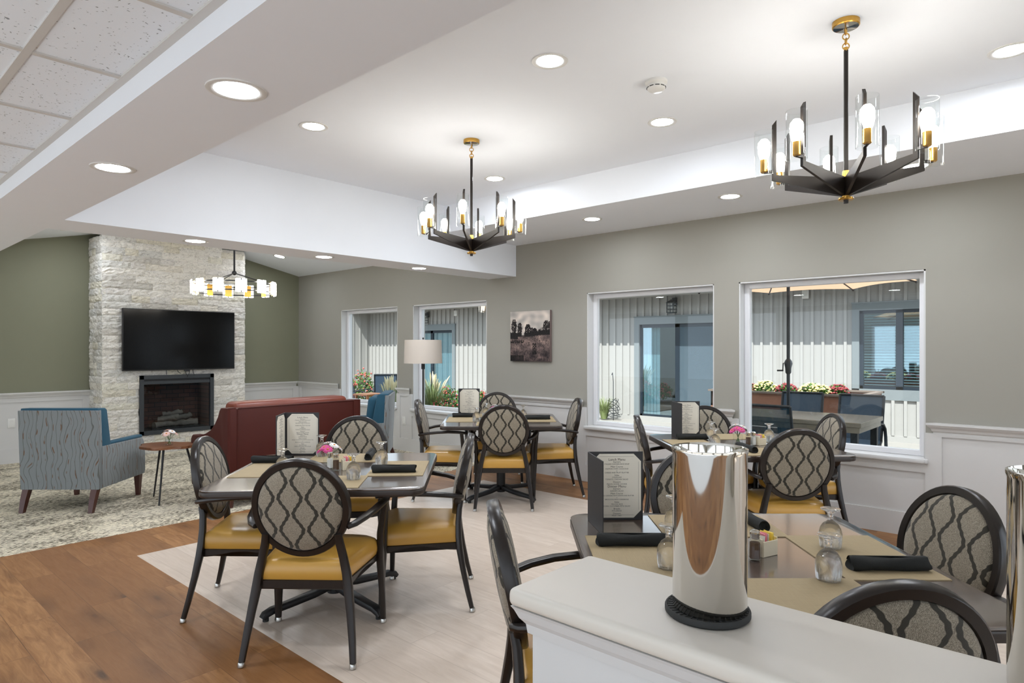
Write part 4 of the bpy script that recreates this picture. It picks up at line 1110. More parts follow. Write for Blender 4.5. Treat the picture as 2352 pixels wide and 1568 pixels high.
# menus
LINES = [('Lunch Menu', 1.45), ('Starters', 1.0), ('ITALIAN CHICKEN RICE SOUP', 0.78), ('', .5), ('Main Course', 1.0), ('SALMON OVER COUSCOUS', 0.78), ('or', 0.6), ('CHEESE AND FRUIT PLATTER', 0.78), ('', .3), ('Sides', 1.0), ('COLESLAW', 0.78), ('TOMATO, CHICKEN SALAD', 0.78), ('', .3), ('Dessert', 1.0), ('PEACH, SUGAR COOKIE', 0.78),
         ('Dinner Menu', 1.45), ('Starters', 1.0), ('GARDEN SALAD', 0.78), ('', .5), ('Main Course', 1.0), ('BAKED CHICKEN WITH LEMON AND BUTTER', 0.70), ('or', 0.6), ('BROCCOLI RICE CASSEROLE', 0.78), ('', .3), ('Sides', 1.0), ('YELLOW RICE', 0.78), ('CORN, CUCUMBER FETA SALAD', 0.78), ('', .3), ('Breads', 1.0), ('PITA BREAD', 0.78), ('', .3), ('Dessert', 1.0), ('FRUIT TART', 0.78)]
def text_layout():
    out = []; y = 0.232
    for s, f in LINES:
        y -= 0.0084 * (0.75 + 0.25 * f) if f > 0.5 else 0.0026
        if f > 1.2: y -= 0.002
        if s: out.append((s, f, y))
    return out
def make_menu():
    """closed local frame: spine at origin, right panel along +x"""
    t = thing('menu', '', 'menu')
    W, H = 0.222, 0.275
    def panel(M4, par, nm2):
        b = B(); b.box(0.001, W, -0.0018, 0.0018, 0, H, mat=M4, bev=0.001, seg=1); p = b.build('cover_panel', M['menucover'], par, smooth=False)
        b = B(); cx = 0.030
        pts = [(0.016 + cx, 0.009), (W - 0.008 - cx, 0.009), (W - 0.008, 0.009 + cx), (W - 0.008, H - 0.009 - cx), (W - 0.008 - cx, H - 0.009), (0.016 + cx, H - 0.009), (0.016, H - 0.009 - cx), (0.016, 0.009 + cx)]
        b.prism(pts, 0.002, 0.0026, M4=M4 @ Matrix.Rotation(PI / 2, 4, 'X'))
        b.build('page', M['paper'], p, smooth=False)
        b = B(); q0, q1, r0, r1 = 0.026, W - 0.018, 0.020, H - 0.020
        for (xa, xb, za, zb) in ((q0 + .02, q1 - .02, r1, r1 + .0006), (q0 + .02, q1 - .02, r0, r0 + .0006), (q0, q0 + .0006, r0 + .02, r1 - .02), (q1, q1 + .0006, r0 + .02, r1 - .02)):
            b.box(xa, xb, -0.0029, -0.0027, za, zb, mat=M4)
        b.build('page_border', M['ink'], p, smooth=False)
        text_mesh('printed_text', text_layout(), 0.0096, M['ink'], p, M4 @ Matrix.Translation((0.116, -0.0029, 0.018)) @ Matrix.Rotation(PI / 2, 4, 'X'))
    panel(Matrix.Identity(4), t, 'r')
    # left panel: hinged, folded toward the viewer; its inside faces +x side
    A = Matrix.Rotation(math.radians(-84), 4, 'Z') @ Matrix.Diagonal((1, -1, 1, 1))
    return t, panel, A
mt_, panel_, A_ = make_menu()
A2 = Matrix.Rotation(math.radians(-84), 4, 'Z')
# inner face of left panel must point to +x: build it mirrored along its own length so text reads correctly
panel_(A2 @ Matrix.Translation((0.223, 0, 0)) @ Matrix.Rotation(PI, 4, 'Z'), mt_, 'l')
MN = Proto(mt_)
def menu(u, t, rz, label): MN.put(on(u, t, 0.7601), -YAW + rz, label, 'standing folded menus')
menu(-1.43, 4.03, 0.0, 'open menu standing on the table before the red loveseat')
menu(-0.54, 6.44, 0.0, 'open menu standing on the middle table below the lamp-side window')
menu(1.222, 4.90, 0.0, 'open menu standing on the table by the large windows')
menu(0.297, 2.50, 0.03, 'open menu with dark cover standing on the nearest table, left of the chrome cylinder')

# chillers on the half wall
def make_chiller():
    b = B(); b.lathe([(0.0005, 0.0), (0.051, 0.0), (0.053, 0.003), (0.053, 0.226), (0.0545, 0.230), (0.0543, 0.2335), (0.0515, 0.234), (0.050, 0.230), (0.050, 0.01), (0.0005, 0.008)], 64)
    return b.build('wine_chiller', M['chrome'])
CL = Proto(tag(make_chiller(), '', 'metal canister', 'polished steel cylinders on the half wall'))
def make_trivet():
    t = thing('coaster', '', 'coaster')
    b = B(); b.lathe([(0.0005, 0.0), (0.058, 0.0), (0.061, 0.003), (0.061, 0.009), (0.0597, 0.0112), (0.0578, 0.0108), (0.0568, 0.0095), (0.0005, 0.0095)], 48); b.build('rim', M['rubber'], t)
    b = B()
    for k in range(40):
        a = k * PI / 20; b.box(0.043, 0.0572, -0.0012, 0.0012, 0.0090, 0.0104, mat=Matrix.Rotation(a, 4, 'Z'))
    b.build('ribs', M['rubber'], t, smooth=False); return t
TR = Proto(make_trivet())
cpos = cw(0.291, 0.943); 
TR.put((cpos.x - 0.0022, cpos.y + 0.0024, HCW), 0, 'round black ribbed coaster under the centre chrome cylinder')
CL.put((cpos.x, cpos.y, HCW + 0.0105), 0, 'mirror polished steel cylinder in the centre foreground on the half wall')
c2 = cw(0.620, 0.716)
c2o = CL.put((c2.x, c2.y, HCW), 0, 'steel cylinder cut by the right edge of the photo on the half wall')

c2o.scale = (1, 1, 1.07)
# ================================================================== LOUNGE
# loveseat, back towards the dining tables
sf = thing('loveseat', 'oxblood leather loveseat with a swooping side, seen from behind', 'sofa', (2.53, 5.66, 0))
SW = 1.40
b = B(); b.box(0.02, SW - 0.02, 0.0, 0.13, 0.12, 0.895, bev=0.012); b.build('back', M['redleather'], sf)
b = B(); b.box(0.05, SW - 0.05, 0.08, 0.80, 0.12, 0.33, bev=0.02); b.build('base', M['redleather'], sf)
prof = [(0.002, 0.12), (0.78, 0.12), (0.80, 0.30), (0.80, 0.56), (0.76, 0.60), (0.60, 0.605), (0.45, 0.625), (0.34, 0.665), (0.25, 0.73), (0.19, 0.81), (0.16, 0.865), (0.14, 0.895), (0.002, 0.90)]
for x0 in (0.0, SW - 0.085):
    b = B(); MX = Matrix(((0, 0, 1, x0), (1, 0, 0, 0), (0, 1, 0, 0), (0, 0, 0, 1)))
    b.prism(prof, 0, 0.085, bev=0.012, M4=MX); b.build('side_arm', M['redleather'], sf)
b = B(); b.box(0.10, SW - 0.11, 0.065, 0.30, 0.55, 0.94, bev=0.05, seg=4); b.build('back_cushion', M['redleather_lit'], sf)
b = B(); b.box(0.10, SW - 0.10, 0.26, 0.80, 0.33, 0.47, bev=0.04, seg=4); b.build('seat_cushion', M['redleather_lit'], sf)
for x in (0.06, SW - 0.06):
    for y in (0.06, 0.72): b = B(); b.cyl((x, y, 0), (x, y, 0.13), 0.018, 0.028, seg=12); b.build('leg', M['mahogany'], sf)
b = B(); b.tube([(0.09, -0.002, 0.13), (0.09, -0.002, 0.885), (0.1, 0.0, 0.893), (SW - 0.1, 0.0, 0.893), (SW - 0.09, -0.002, 0.885), (SW - 0.09, -0.002, 0.13)], 0.004, 6); b.build('welt', M['redleather'], sf)

def make_armchair():
    t = thing('armchair', '', 'armchair', (0, 0, 0), 0, 'teal and wavy-patterned upholstered armchairs')
    W = 0.345
    b = B(); MX = Matrix(((0, 0, 1, -W), (1, 0, 0, 0), (0, 1, 0, 0), (0, 0, 0, 1)))
    b.prism([(0.0, 0.195), (0.0, 0.30), (-0.03, 0.88), (-0.028, 0.888), (0.035, 0.888), (0.06, 0.30), (0.06, 0.195)], 0.0, 2 * W, bev=0.006, M4=MX); b.build('back_panel', M['streak'], t)
    b = B(); MX2 = Matrix(((0, 0, 1, -W + 0.004), (1, 0, 0, 0), (0, 1, 0, 0), (0, 0, 0, 1)))
    b.prism([(0.10, 0.44), (0.035, 0.60), (-0.006, 0.893), (0.0, 0.905), (0.10, 0.902), (0.125, 0.885), (0.20, 0.47)], 0.0, 2 * W - 0.008, bev=0.012, seg=3, M4=MX2); b.build('inner_back', M['teal'], t)
    for s in (-1, 1):
        x0 = -W if s < 0 else W - 0.085; b = B(); MX = Matrix(((0, 0, 1, x0), (1, 0, 0, 0), (0, 1, 0, 0), (0, 0, 0, 1)))
        b.prism([(0.0, 0.195), (0.70, 0.205), (0.715, 0.24), (0.715, 0.40), (0.70, 0.45), (0.685, 0.49), (0.68, 0.54), (0.665, 0.562), (0.02, 0.57)], 0, 0.085, bev=0.010, seg=3, M4=MX); b.build('arm_panel', M['streak'], t)
        b = B(); b.box(x0 + 0.006, x0 + 0.079, 0.03, 0.675, 0.560, 0.590, bev=0.012, seg=3); b.build('arm_pad', M['teal'], t)
    b = B(); b.box(-W + 0.08, W - 0.08, 0.04, 0.70, 0.20, 0.34, bev=0.012); b.build('front_rail', M['streak'], t)
    b = B(); b.box(-W + 0.09, W - 0.09, 0.12, 0.70, 0.34, 0.47, bev=0.04, seg=4); b.build('seat_cushion', M['teal'], t)
    b = B(); b.box(-W + 0.09, W - 0.09, 0.14, 0.28, 0.46, 0.84, bev=0.05, seg=4, mat=Matrix.Translation((0, 0.06, 0)) @ Matrix.Rotation(0.12, 4, 'X')); b.build('back_cushion', M['teal'], t)
    for x in (-0.30, 0.30):
        b = B(); b.rings([[(x + dx * k, y, z) for dx, dy in ((-1, -1), (1, -1), (1, 1), (-1, 1)) for y in [yc + dy * k]] for k, yc, z in ((0.018, -0.035, 0.0), (0.024, -0.005, 0.11), (0.027, 0.03, 0.20))]); b.build('leg', M['mahogany'], t, smooth=False)
        b = B(); b.rings([[(x + dx * k, 0.665 + dy * k, z) for dx, dy in ((-1, -1), (1, -1), (1, 1), (-1, 1))] for k, z in ((0.016, 0.0), (0.027, 0.2))]); b.build('leg', M['mahogany'], t, smooth=False)
    return t
AC = Proto(make_armchair())
AC.put(cw(-3.96, 5.60), -YAW, 'grey wavy-patterned armchair seen from behind at the left of the photo')
AC.put(cw(-1.47, 7.75), heading(-1, -0.10), 'teal velvet armchair seen side-on between the red loveseat and the window')

# live-edge side table with its vase
st = thing('side_table', 'small live-edge wooden side table on thin black legs beside the armchair', 'side table', cw(-3.26, 6.08))
b = B(); rn = random.Random(9); pts = []
for k in range(48):
    a = 2 * PI * k / 48; r = 1 + 0.10 * math.sin(3 * a + 0.7) + 0.06 * math.sin(7 * a) + rn.uniform(-.035, .035)
    pts.append((0.275 * r * math.cos(a), 0.20 * r * math.sin(a)))
b.prism(pts, 0.495, 0.518, bev=0.004); o = b.build('top', M['livewood'], st); o.rotation_euler = (0, 0, -YAW)
for k, (du, dt) in enumerate(((0.05, -0.26), (-0.20, 0.10), (0.24, 0.12))):
    v = Fv * dt + Rv * du; b = B(); b.cyl(v, (v.x * 0.55, v.y * 0.55, 0.497), 0.007, 0.0105, seg=10); b.build('leg', M['black'], st)
l_ = M['petall']
o = make_flowers([(l_, -0.02, 0.0, 0.135), (w_, 0.03, -0.01, 0.125), (l_, 0.045, 0.02, 0.105), (w_, -0.04, -0.02, 0.11), (l_, 0.0, -0.045, 0.108), (w_, 0.0, 0.04, 0.11), (l_, -0.05, 0.03, 0.1)], seed=4, scale=1.15)
o.location = cw(-3.24, 6.05, 0.5185); o.rotation_euler = (0, 0, -YAW); o['label'] = 'small glass vase of pale pink and white flowers on the live-edge side table'; o['group'] = 'small glass flower vases'

# floor lamp
fl = thing('floor_lamp', 'floor lamp with a beige drum shade in front of the left windows', 'lamp', cw(-1.055, 7.6))
b = B(); b.lathe([(0.0005, 0), (0.13, 0), (0.13, 0.015), (0.12, 0.022), (0.02, 0.028)], 32); b.build('base', M['bronze'], fl)
b = B(); b.cyl((0, 0, 0.02), (0, 0, 1.24), 0.0105, seg=14); b.build('pole', M['bronze'], fl)
b = B(); b.cyl((0, 0, 0.70), (0, 0, 0.73), 0.017, seg=14); b.cyl((0, 0, 1.185), (0, 0, 1.26), 0.022, seg=14); b.build('switch_housing', M['black'], fl)
b = B(); b.lathe([(0.226, 1.255), (0.218, 1.530), (0.2165, 1.530), (0.2245, 1.255)], 48); b.build('lamp_shade', M['linen'], fl)
b = B()
for k in range(3):
    a = k * 2 * PI / 3; b.cyl((0, 0, 1.515), (0.2165 * math.cos(a), 0.2165 * math.sin(a), 1.515), 0.0025, seg=6)
b.cyl((0, 0, 1.25), (0, 0, 1.545), 0.004, seg=8); b.build('harp', M['bronze'], fl)
b = B(); b.sphere((0, 0, 1.55), 0.011, 10); b.build('finial', M['bronze'], fl)
# ================================================================== OUTSIDE: COURTYARD
GZ = -0.08
b = B(); b.box(-18, 16, -16, 22, GZ - 0.1, GZ); tag(b.build('patio_slab', M['concrete'], smooth=False), '', 'patio'); o = bpy.data.objects['patio_slab']; 
o['kind'] = 'structure'; del o['label']; del o['category']; o.name = 'floor'
b = B(); b.box(7.1, 10.2, 7.6, 14.6, GZ - 0.02, GZ + 0.02); o = struct(b.build('floor', M['mulch'], smooth=False))
BX = 11.85
bld = thing('courtyard_building', 'long white board and batten building across the patio, seen through the windows', 'building', (BX, 8, 0))
def bx(x0, x1, y0, y1, z0, z1, name, mat, parent=bld, bev=0.0):
    b = B(); b.box(x0 - BX, x1 - BX, y0 - 8, y1 - 8, z0, z1, bev=bev, seg=1); return b.build(name, mat, parent, smooth=False)
D3 = (5.30, 7.02, 1.932); D2 = (12.81, 14.55, 1.93); W4 = (1.68, 2.83, 0.76, 2.06)
b = B()
def seg(y0, y1, z0, z1): b.box(0, 0.2, y0 - 8, y1 - 8, z0, z1)
seg(-5, W4[0], GZ, 3.0); seg(W4[0], W4[1], GZ, W4[2]); seg(W4[0], W4[1], W4[3], 3.0); seg(W4[1], D3[0], GZ, 3.0); seg(D3[0], D3[1], D3[2], 3.0); seg(D3[1], D2[0], GZ, 3.0); seg(D2[0], D2[1], D2[2], 3.0); seg(D2[1], 17.0, GZ, 3.0)
y = -4.9
TR_ = [(W4[0] - 0.11, W4[1] + 0.11, W4[2] - 0.17, W4[3] + 0.12), (D3[0] - 0.12, D3[1] + 0.12, GZ, D3[2] + 0.15), (D2[0] - 0.12, D2[1] + 0.12, GZ, D2[2] + 0.15)]
while y < 16.9:
    spans = [(GZ + 0.1, 2.5)]
    for a, c, z0, z1 in TR_:
        if a - 0.03 < y < c + 0.03:
            spans = ([(GZ + 0.1, z0)] if z0 > GZ + 0.1 else []) + [(z1, 2.5)]
    for z0, z1 in spans: b.box(-0.034, 0.001, y - 0.022 - 8, y + 0.022 - 8, z0, z1)
    y += 0.1765
b.build('siding', M['siding'], bld, smooth=False)
bx(BX - 0.025, BX, -5, 17, GZ, GZ + 0.1, 'skirt_board', M['siding'])
bx(BX - 0.62, BX + 0.2, -5, 17.2, 2.50, 2.53, 'eave_soffit', M['siding'])
bx(BX - 0.66, BX - 0.62, -5, 17.2, 2.47, 2.66, 'fascia', M['bluegrey'])
b = B(); b.rings([[(-0.66, yv - 8, 2.66), (2.5, yv - 8, 3.5), (2.5, yv - 8, 3.56), (-0.66, yv - 8, 2.70)] for yv in (-5, 17.2)]); b.build('roof', M['bluegrey'], bld, smooth=False)
b = B(); b.box(0.2, 1.6, -13, 9, GZ, 0.0); b.box(1.55, 1.6, -13, 9, 0, 2.5); b.build('inner_room', M['darkroom'], bld, smooth=False)
# wing returning towards this building at the far end
wg = thing('courtyard_wing', 'far end wing of the white building with a downspout, seen in the leftmost window', 'building', (BX, 16.6, 0))
b = B(); b.box(-5.5, 0.0, 0.0, 0.2, GZ, 3.4); x = -5.4
while x < -0.02: b.box(x - 0.022, x + 0.022, -0.02, 0.001, GZ, 3.4); x += 0.24
b.build('siding', M['siding'], wg, smooth=False)
b = B(); b.tube([(-0.95, -0.06, GZ), (-0.95, -0.06, 1.75), (-0.95, -0.10, 1.9), (-1.2, -0.12, 2.15), (-1.25, -0.12, 2.5)], 0.05, 8); b.build('downspout', M['siding'], wg)
# trims
for a, c, z0, z1 in TR_:
    d = [q for q in ((W4[0], W4[1], W4[2], W4[3]), (D3[0], D3[1], GZ, D3[2]), (D2[0], D2[1], GZ, D2[2])) if abs(q[0] - a) < 0.2][0]
    b = B()
    b.box(-0.035, 0, a - 8, c - 8, d[3], z1); b.box(-0.035, 0, a - 8, d[0] - 8, z0, d[3]); b.box(-0.035, 0, d[1] - 8, c - 8, z0, d[3])
    if z0 > 0: b.box(-0.035, 0, a - 8, c - 8, z0, d[2])
    b.box(-0.045, 0, a - 8 - 0.01, c - 8 + 0.01, z1, z1 + 0.02)
    b.build('opening_trim', M['bluegrey'], bld, smooth=False)
def slider(d, screen_right, blinds, nm_):
    y0, y1, zt = d; m = (y0 + y1) / 2; f = 0.05
    b = B()
    for a, c in ((y0, m), (m, y1)):
        b.box(0.01, 0.06, a - 8, a + f - 8, 0, zt); b.box(0.01, 0.06, c - f - 8, c - 8, 0, zt); b.box(0.01, 0.06, a - 8, c - 8, zt - f * 1.4, zt); b.box(0.01, 0.06, a - 8, c - 8, GZ, 0.06)
    dr = b.build('sliding_door', M['navyframe'], bld, smooth=False)
    b = B(); b.box(0.03, 0.036, y0 + f - 8, m - f - 8, 0.05, zt - 0.06); b.box(0.03, 0.036, m + f - 8, y1 - f - 8, 0.05, zt - 0.06); b.build('glass', M['doorglass'], dr, smooth=False)
    if screen_right: b = B(); b.box(0.012, 0.016, y0 + f - 8, m - f - 8, 0.05, zt - 0.06); b.build('insect_screen', M['screenmesh'], dr, smooth=False)
    b = B(); yb = blinds[0]
    while yb < blinds[1]:
        b.box(0.13, 0.135, yb - 8, yb + 0.07 - 8, 0.03, zt - 0.04, mat=None); yb += 0.078
    b.build('vertical_blind', M['blind'], dr, smooth=False)
slider(D3, True, (6.62, 6.96), 'a'); slider(D2, False, (12.9, 14.4), 'b')
b = B(); y0, y1, z0, z1 = W4; m = 2.25; f = 0.05
for a, c in ((y0, m), (m, y1)):
    b.box(0.0, 0.06, a - 8, a + f - 8, z0, z1); b.box(0.0, 0.06, c - f - 8, c - 8, z0, z1); b.box(0.0, 0.06, a - 8, c - 8, z1 - f, z1); b.box(0.0, 0.06, a - 8, c - 8, z0, z0 + f)
wf = b.build('window_frame', M['navyframe'], bld, smooth=False)
b = B(); b.box(0.03, 0.034, y0 + f - 8, m - f - 8, z0 + f, z1 - f); b.box(0.03, 0.034, m + f - 8, y1 - f - 8, z0 + f, z1 - f); b.build('glass', M['doorglass'], wf, smooth=False)
b = B(); z = z0 + 0.06
while z < z1 - 0.05:
    for a, c in ((y0 + f, m - 0.03), (m + 0.03, y1 - f)): b.box(0.085, 0.125, a - 8, c - 8, z, z + 0.012)
    z += 0.046
b.build('horizontal_blind', M['blind'], wf, smooth=False)

def lantern(y, label):
    t = thing('wall_lantern', label, 'wall light', (BX - 0.02, y, 2.285), 0, 'black wall lanterns on the courtyard building')
    b = B(); b.box(-0.03, 0.0, -0.05, 0.05, 0.02, 0.17); b.box(-0.14, -0.02, -0.03, 0.03, 0.09, 0.13); b.build('bracket', M['outdark'], t, smooth=False)
    b = B(); b.rings([[(-0.14 + dx * k, dy * k, z) for dx, dy in ((-1, -1), (1, -1), (1, 1), (-1, 1))] for k, z in ((0.09, 0.06), (0.03, 0.11))])
    for dx in (-1, 1):
        for dy in (-1, 1): b.box(-0.14 + dx * 0.07 - 0.006, -0.14 + dx * 0.07 + 0.006, dy * 0.07 - 0.006, dy * 0.07 + 0.006, -0.14, 0.06)
    for z in (-0.14, -0.07, 0.0):
        for q in (-0.07, 0.07): b.box(-0.21, -0.07, q - 0.005, q + 0.005, z - 0.006, z + 0.006); b.box(-0.14 + q - 0.005, -0.14 + q + 0.005, -0.07, 0.07, z - 0.006, z + 0.006)
    b.build('cage', M['outdark'], t, smooth=False)
    b = B(); b.box(-0.2, -0.08, -0.06, 0.06, -0.13, 0.055); b.build('lantern_glass', M['glass'], t, smooth=False)
lantern(6.2, 'black wall lantern above the sliding door, in the window with the dark glass door')
lantern(13.8, 'black wall lantern seen in the second window from the left, above the lamp shade')
def strobe(y, label):
    t = thing('alarm_strobe', label, 'alarm', (BX - 0.02, y, 2.38), 0, 'white alarm strobes on the courtyard building')
    b = B(); b.box(-0.05, 0, -0.055, 0.055, -0.075, 0.075, bev=0.012); b.build('housing', M['plastic'], t)
    b = B(); b.box(-0.065, -0.045, -0.035, 0.035, -0.035, 0.005, bev=0.006); b.build('strobe_lens', M['glass'], t)
strobe(3.68, 'white alarm strobe on the siding beside the patio umbrella pole')
strobe(12.64, 'white alarm strobe on the siding in the second window from the left')

# patio table, umbrella, chairs
pt = thing('patio_table', 'long dark patio table under the umbrella outside the largest window', 'table', (7.15, 2.42, GZ))
b = B(); b.box(-0.44, 0.44, -0.83, 0.83, 0.755, 0.80, bev=0.004, seg=1); b.build('tabletop', M['outtable'], pt, smooth=False)
b = B()
for s in (-1, 1): b.box(s * 0.42 - 0.012, s * 0.42 + 0.012, -0.81, 0.81, 0.70, 0.756); b.box(-0.42, 0.42, s * 0.80 - 0.012, s * 0.80 + 0.012, 0.70, 0.756)
b.build('apron', M['outtable'], pt, smooth=False)
for sx in (-1, 1):
    for sy in (-1, 1): b = B(); b.box(sx * 0.38 - 0.03, sx * 0.38 + 0.03, sy * 0.76 - 0.03, sy * 0.76 + 0.03, 0, 0.756); b.build('leg', M['outdark'], pt, smooth=False)
um = thing('patio_umbrella', 'tan patio umbrella with black pole and crank standing through the patio table', 'umbrella', (7.15, 2.405, GZ))
b = B(); b.lathe([(0.0005, 0), (0.24, 0), (0.24, 0.05), (0.06, 0.09), (0.03, 0.3)], 28); b.build('base', M['outdark'], um)
b = B(); b.cyl((0, 0, 0.05), (0, 0, 2.72), 0.0175, seg=16); b.build('pole', M['outdark'], um)
b = B(); b.lathe([(0.02, 1.235), (0.030, 1.25), (0.032, 1.30), (0.042, 1.345), (0.036, 1.375), (0.022, 1.395)], 18, cap=True); cr = b.build('crank_housing', M['outdark'], um)
b = B(); d_ = -Rv
b.tube([d_ * 0.03 + Vector((0, 0, 1.36)), d_ * 0.055 + Vector((0, 0, 1.35)), d_ * 0.06 + Vector((0, 0, 1.275))], 0.006, 6); b.cyl(d_ * 0.055 + Vector((0, 0, 1.272)), d_ * 0.12 + Vector((0, 0, 1.272)), 0.009, seg=8); b.build('crank_handle', M['outdark'], cr)
RU, ZU, ZA = 1.25, 2.215, 2.66; ph = math.radians(-16)
bm = bmesh.new(); rows = []
NR = 8; NA = 6
for i in range(NR + 1):
    q = i / NR; row = []
    for k in range(8):
        a0 = ph + k * PI / 4; a1 = a0 + PI / 4; r0 = Vector((math.cos(a0), math.sin(a0), 0)); r1 = Vector((math.cos(a1), math.sin(a1), 0))
        for j in range(NA):
            s = j / NA; p = r0.lerp(r1, s) * RU * q
            z = ZA + (ZU - ZA) * (q ** 1.05) + 0.015 * q * math.sin(PI * s)
            row.append(bm.verts.new((p.x * (1 - 0.03 * q * math.sin(PI * s)), p.y * (1 - 0.03 * q * math.sin(PI * s)), z)))
    rows.append(row)
nn = len(rows[0])
for i in range(NR):
    for j in range(nn):
        k = (j + 1) % nn
        bm.faces.new((rows[i][j], rows[i][k], rows[i + 1][k], rows[i + 1][j]))
bmesh.ops.remove_doubles(bm, verts=bm.verts, dist=0.0005)
me = bpy.data.meshes.new('canopy'); bm.to_mesh(me); bm.free(); me.materials.append(M['canopy'])
for p in me.polygons: p.use_smooth = True
o = bpy.data.objects.new('canopy', me); C.objects.link(o); o.parent = um
for k in range(8):
    a = ph + k * PI / 4; b = B(); b.cyl((0.02 * math.cos(a), 0.02 * math.sin(a), ZA - 0.03), ((RU - 0.01) * math.cos(a), (RU - 0.01) * math.sin(a), ZU - 0.014), 0.008, seg=6)
    b.sphere(((RU - 0.01) * math.cos(a), (RU - 0.01) * math.sin(a), ZU - 0.014), 0.014, 8); b.build('rib', M['bronze'], um)

def make_patio_chair():
    t = thing('patio_chair', '', 'chair', (0, 0, 0), 0, 'blue sling patio chairs')
    w_ = 0.235
    for s in (-1, 1):
        b = B(); b.tube([(s * w_, -0.30, 0.96), (s * w_, -0.285, 0.90), (s * w_, -0.21, 0.60), (s * w_, -0.17, 0.45), (s * w_, -0.12, 0.42), (s * w_, 0.24, 0.44), (s * w_, 0.27, 0.42)], 0.014, 8); b.build('side_rail', M['outdark'], t)
        b = B(); X = s * (w_ + 0.03)
        b.sweep([(X, -0.30, 0.0), (X, -0.27, 0.25), (X, -0.235, 0.50), (X, -0.20, 0.60), (X, -0.12, 0.655), (X, 0.0, 0.67), (X, 0.10, 0.66), (X, 0.18, 0.61), (X, 0.215, 0.52), (X, 0.235, 0.28), (X, 0.27, 0.0)], 0.018, 0.034, up=(1, 0, 0)); b.build('arm_leg', M['outdark'], t)
    b = B(); b.tube([(-w_, -0.30, 0.96), (w_, -0.30, 0.96)], 0.014, 8); b.tube([(-w_, -0.12, 0.41), (w_, -0.12, 0.41)], 0.012, 8); b.build('cross_bar', M['outdark'], t)
    b = B(); pr_ = [(-0.298, 0.95), (-0.255, 0.78), (-0.21, 0.60), (-0.17, 0.46), (-0.12, 0.432), (0.05, 0.43), (0.25, 0.445)]
    b.rings([[(x, y + d * 0.004, z + d * 0.004) for x in (-w_, w_)] for y, z in pr_ for d in (0,)], closed=False); sl_ = b.build('sling', M['sling'], t)
    return t
PC = Proto(make_patio_chair())
pc = PC.put((8.05, 2.62, GZ), PI / 2 + 0.05, 'blue sling patio chair behind the patio table, left of the other one')
PC.put((8.05, 1.98, GZ), PI / 2 - 0.03, 'blue sling patio chair behind the patio table at its right end')
o = PC.put((6.52, 2.31, GZ), -PI / 2, 'dark framed sling patio chair closest to the largest window, see-through back')
for c in o.children:
    if c.name.startswith('sling'):
        c.data = c.data.copy(); c.data.materials[0] = M['slingsee']
PC.put((7.60, 10.95, GZ), heading(1, -0.1), 'sling patio chair seen side-on in the leftmost window')
PC.put((8.50, 11.30, GZ), heading(-0.15, 1), 'sling patio chair seen from behind in the leftmost window')
o = thing('garden_table', 'low orange wooden table between the patio chairs in the leftmost window', 'table', (7.32, 10.25, GZ))
b = B()
for k in range(5): b.box(-0.22 + k * 0.09, -0.14 + k * 0.09, -0.22, 0.22, 0.62, 0.645)
b.build('tabletop', M['orangewood'], o, smooth=False)
for sx in (-1, 1):
    for sy in (-1, 1): b = B(); b.box(sx * 0.18 - 0.02, sx * 0.18 + 0.02, sy * 0.18 - 0.02, sy * 0.18 + 0.02, 0, 0.62); b.build('leg', M['orangewood'], o, smooth=False)
wc = thing('wicker_chair', 'dark wicker patio chair cut by the right edge of the largest window', 'chair', (8.15, 0.98, GZ), 0.1)
b = B(); b.box(-0.3, 0.3, -0.3, 0.3, 0.28, 0.42, bev=0.03); b.box(-0.3, 0.3, -0.32, -0.22, 0.3, 0.88, bev=0.04)
for s in (-1, 1): b.box(s * 0.28 - 0.04, s * 0.28 + 0.04, -0.3, 0.3, 0.3, 0.68, bev=0.03)
b.build('wicker_body', M['outdark'], wc)
b = B(); b.box(-0.24, 0.24, -0.22, 0.28, 0.42, 0.52, bev=0.03); b.build('cushion', M['sling'], wc)
for sx in (-1, 1):
    for sy in (-1, 1): b = B(); b.cyl((sx * 0.26, sy * 0.26, 0), (sx * 0.25, sy * 0.25, 0.3), 0.016, 0.022, seg=8); b.build('leg', M['outdark'], wc)

# raised planter with mums
pl = thing('raised_planter', 'long raised wooden planter on legs behind the patio table', 'planter', (9.5, 3.1, GZ))
b = B(); X0, X1, Y0_, Y1_ = -0.58, 0.58, -0.97, 1.0
for (a, c, d, e) in ((X0, X0 + 0.03, Y0_, Y1_), (X1 - 0.03, X1, Y0_, Y1_), (X0, X1, Y0_, Y0_ + 0.03), (X0, X1, Y1_ - 0.03, Y1_)): b.box(a, c, d, e, 0.68, 0.89)
b.box(X0, X1, Y0_, Y1_, 0.66, 0.68); b.build('box', M['planterwood'], pl, smooth=False)
b = B()
for (a, c, d, e) in ((X0 - 0.03, X0 + 0.05, Y0_ - 0.03, Y1_ + 0.03), (X1 - 0.05, X1 + 0.03, Y0_ - 0.03, Y1_ + 0.03), (X0, X1, Y0_ - 0.03, Y0_ + 0.05), (X0, X1, Y1_ - 0.05, Y1_ + 0.03)): b.box(a, c, d, e, 0.89, 0.915)
b.build('rim', M['planterrim'], pl, smooth=False)
b = B(); b.box(X0 + 0.03, X1 - 0.03, Y0_ + 0.03, Y1_ - 0.03, 0.80, 0.865); b.build('soil', M['soil'], pl, smooth=False)
for sx in (X0 + 0.04, X1 - 0.04):
    for sy in (Y0_ + 0.04, Y1_ - 0.04): b = B(); b.box(sx - 0.04, sx + 0.04, sy - 0.04, sy + 0.04, 0, 0.66); b.build('leg', M['planterrim'], pl, smooth=False)
b = B()
for k in range(5): b.box(X0 + 0.1, X0 + 0.12, Y0_ + 0.3, Y1_ - 0.08, 0.10 + 0.11 * k, 0.19 + 0.11 * k)
b.build('lower_slats', M['planterrim'], pl, smooth=False)
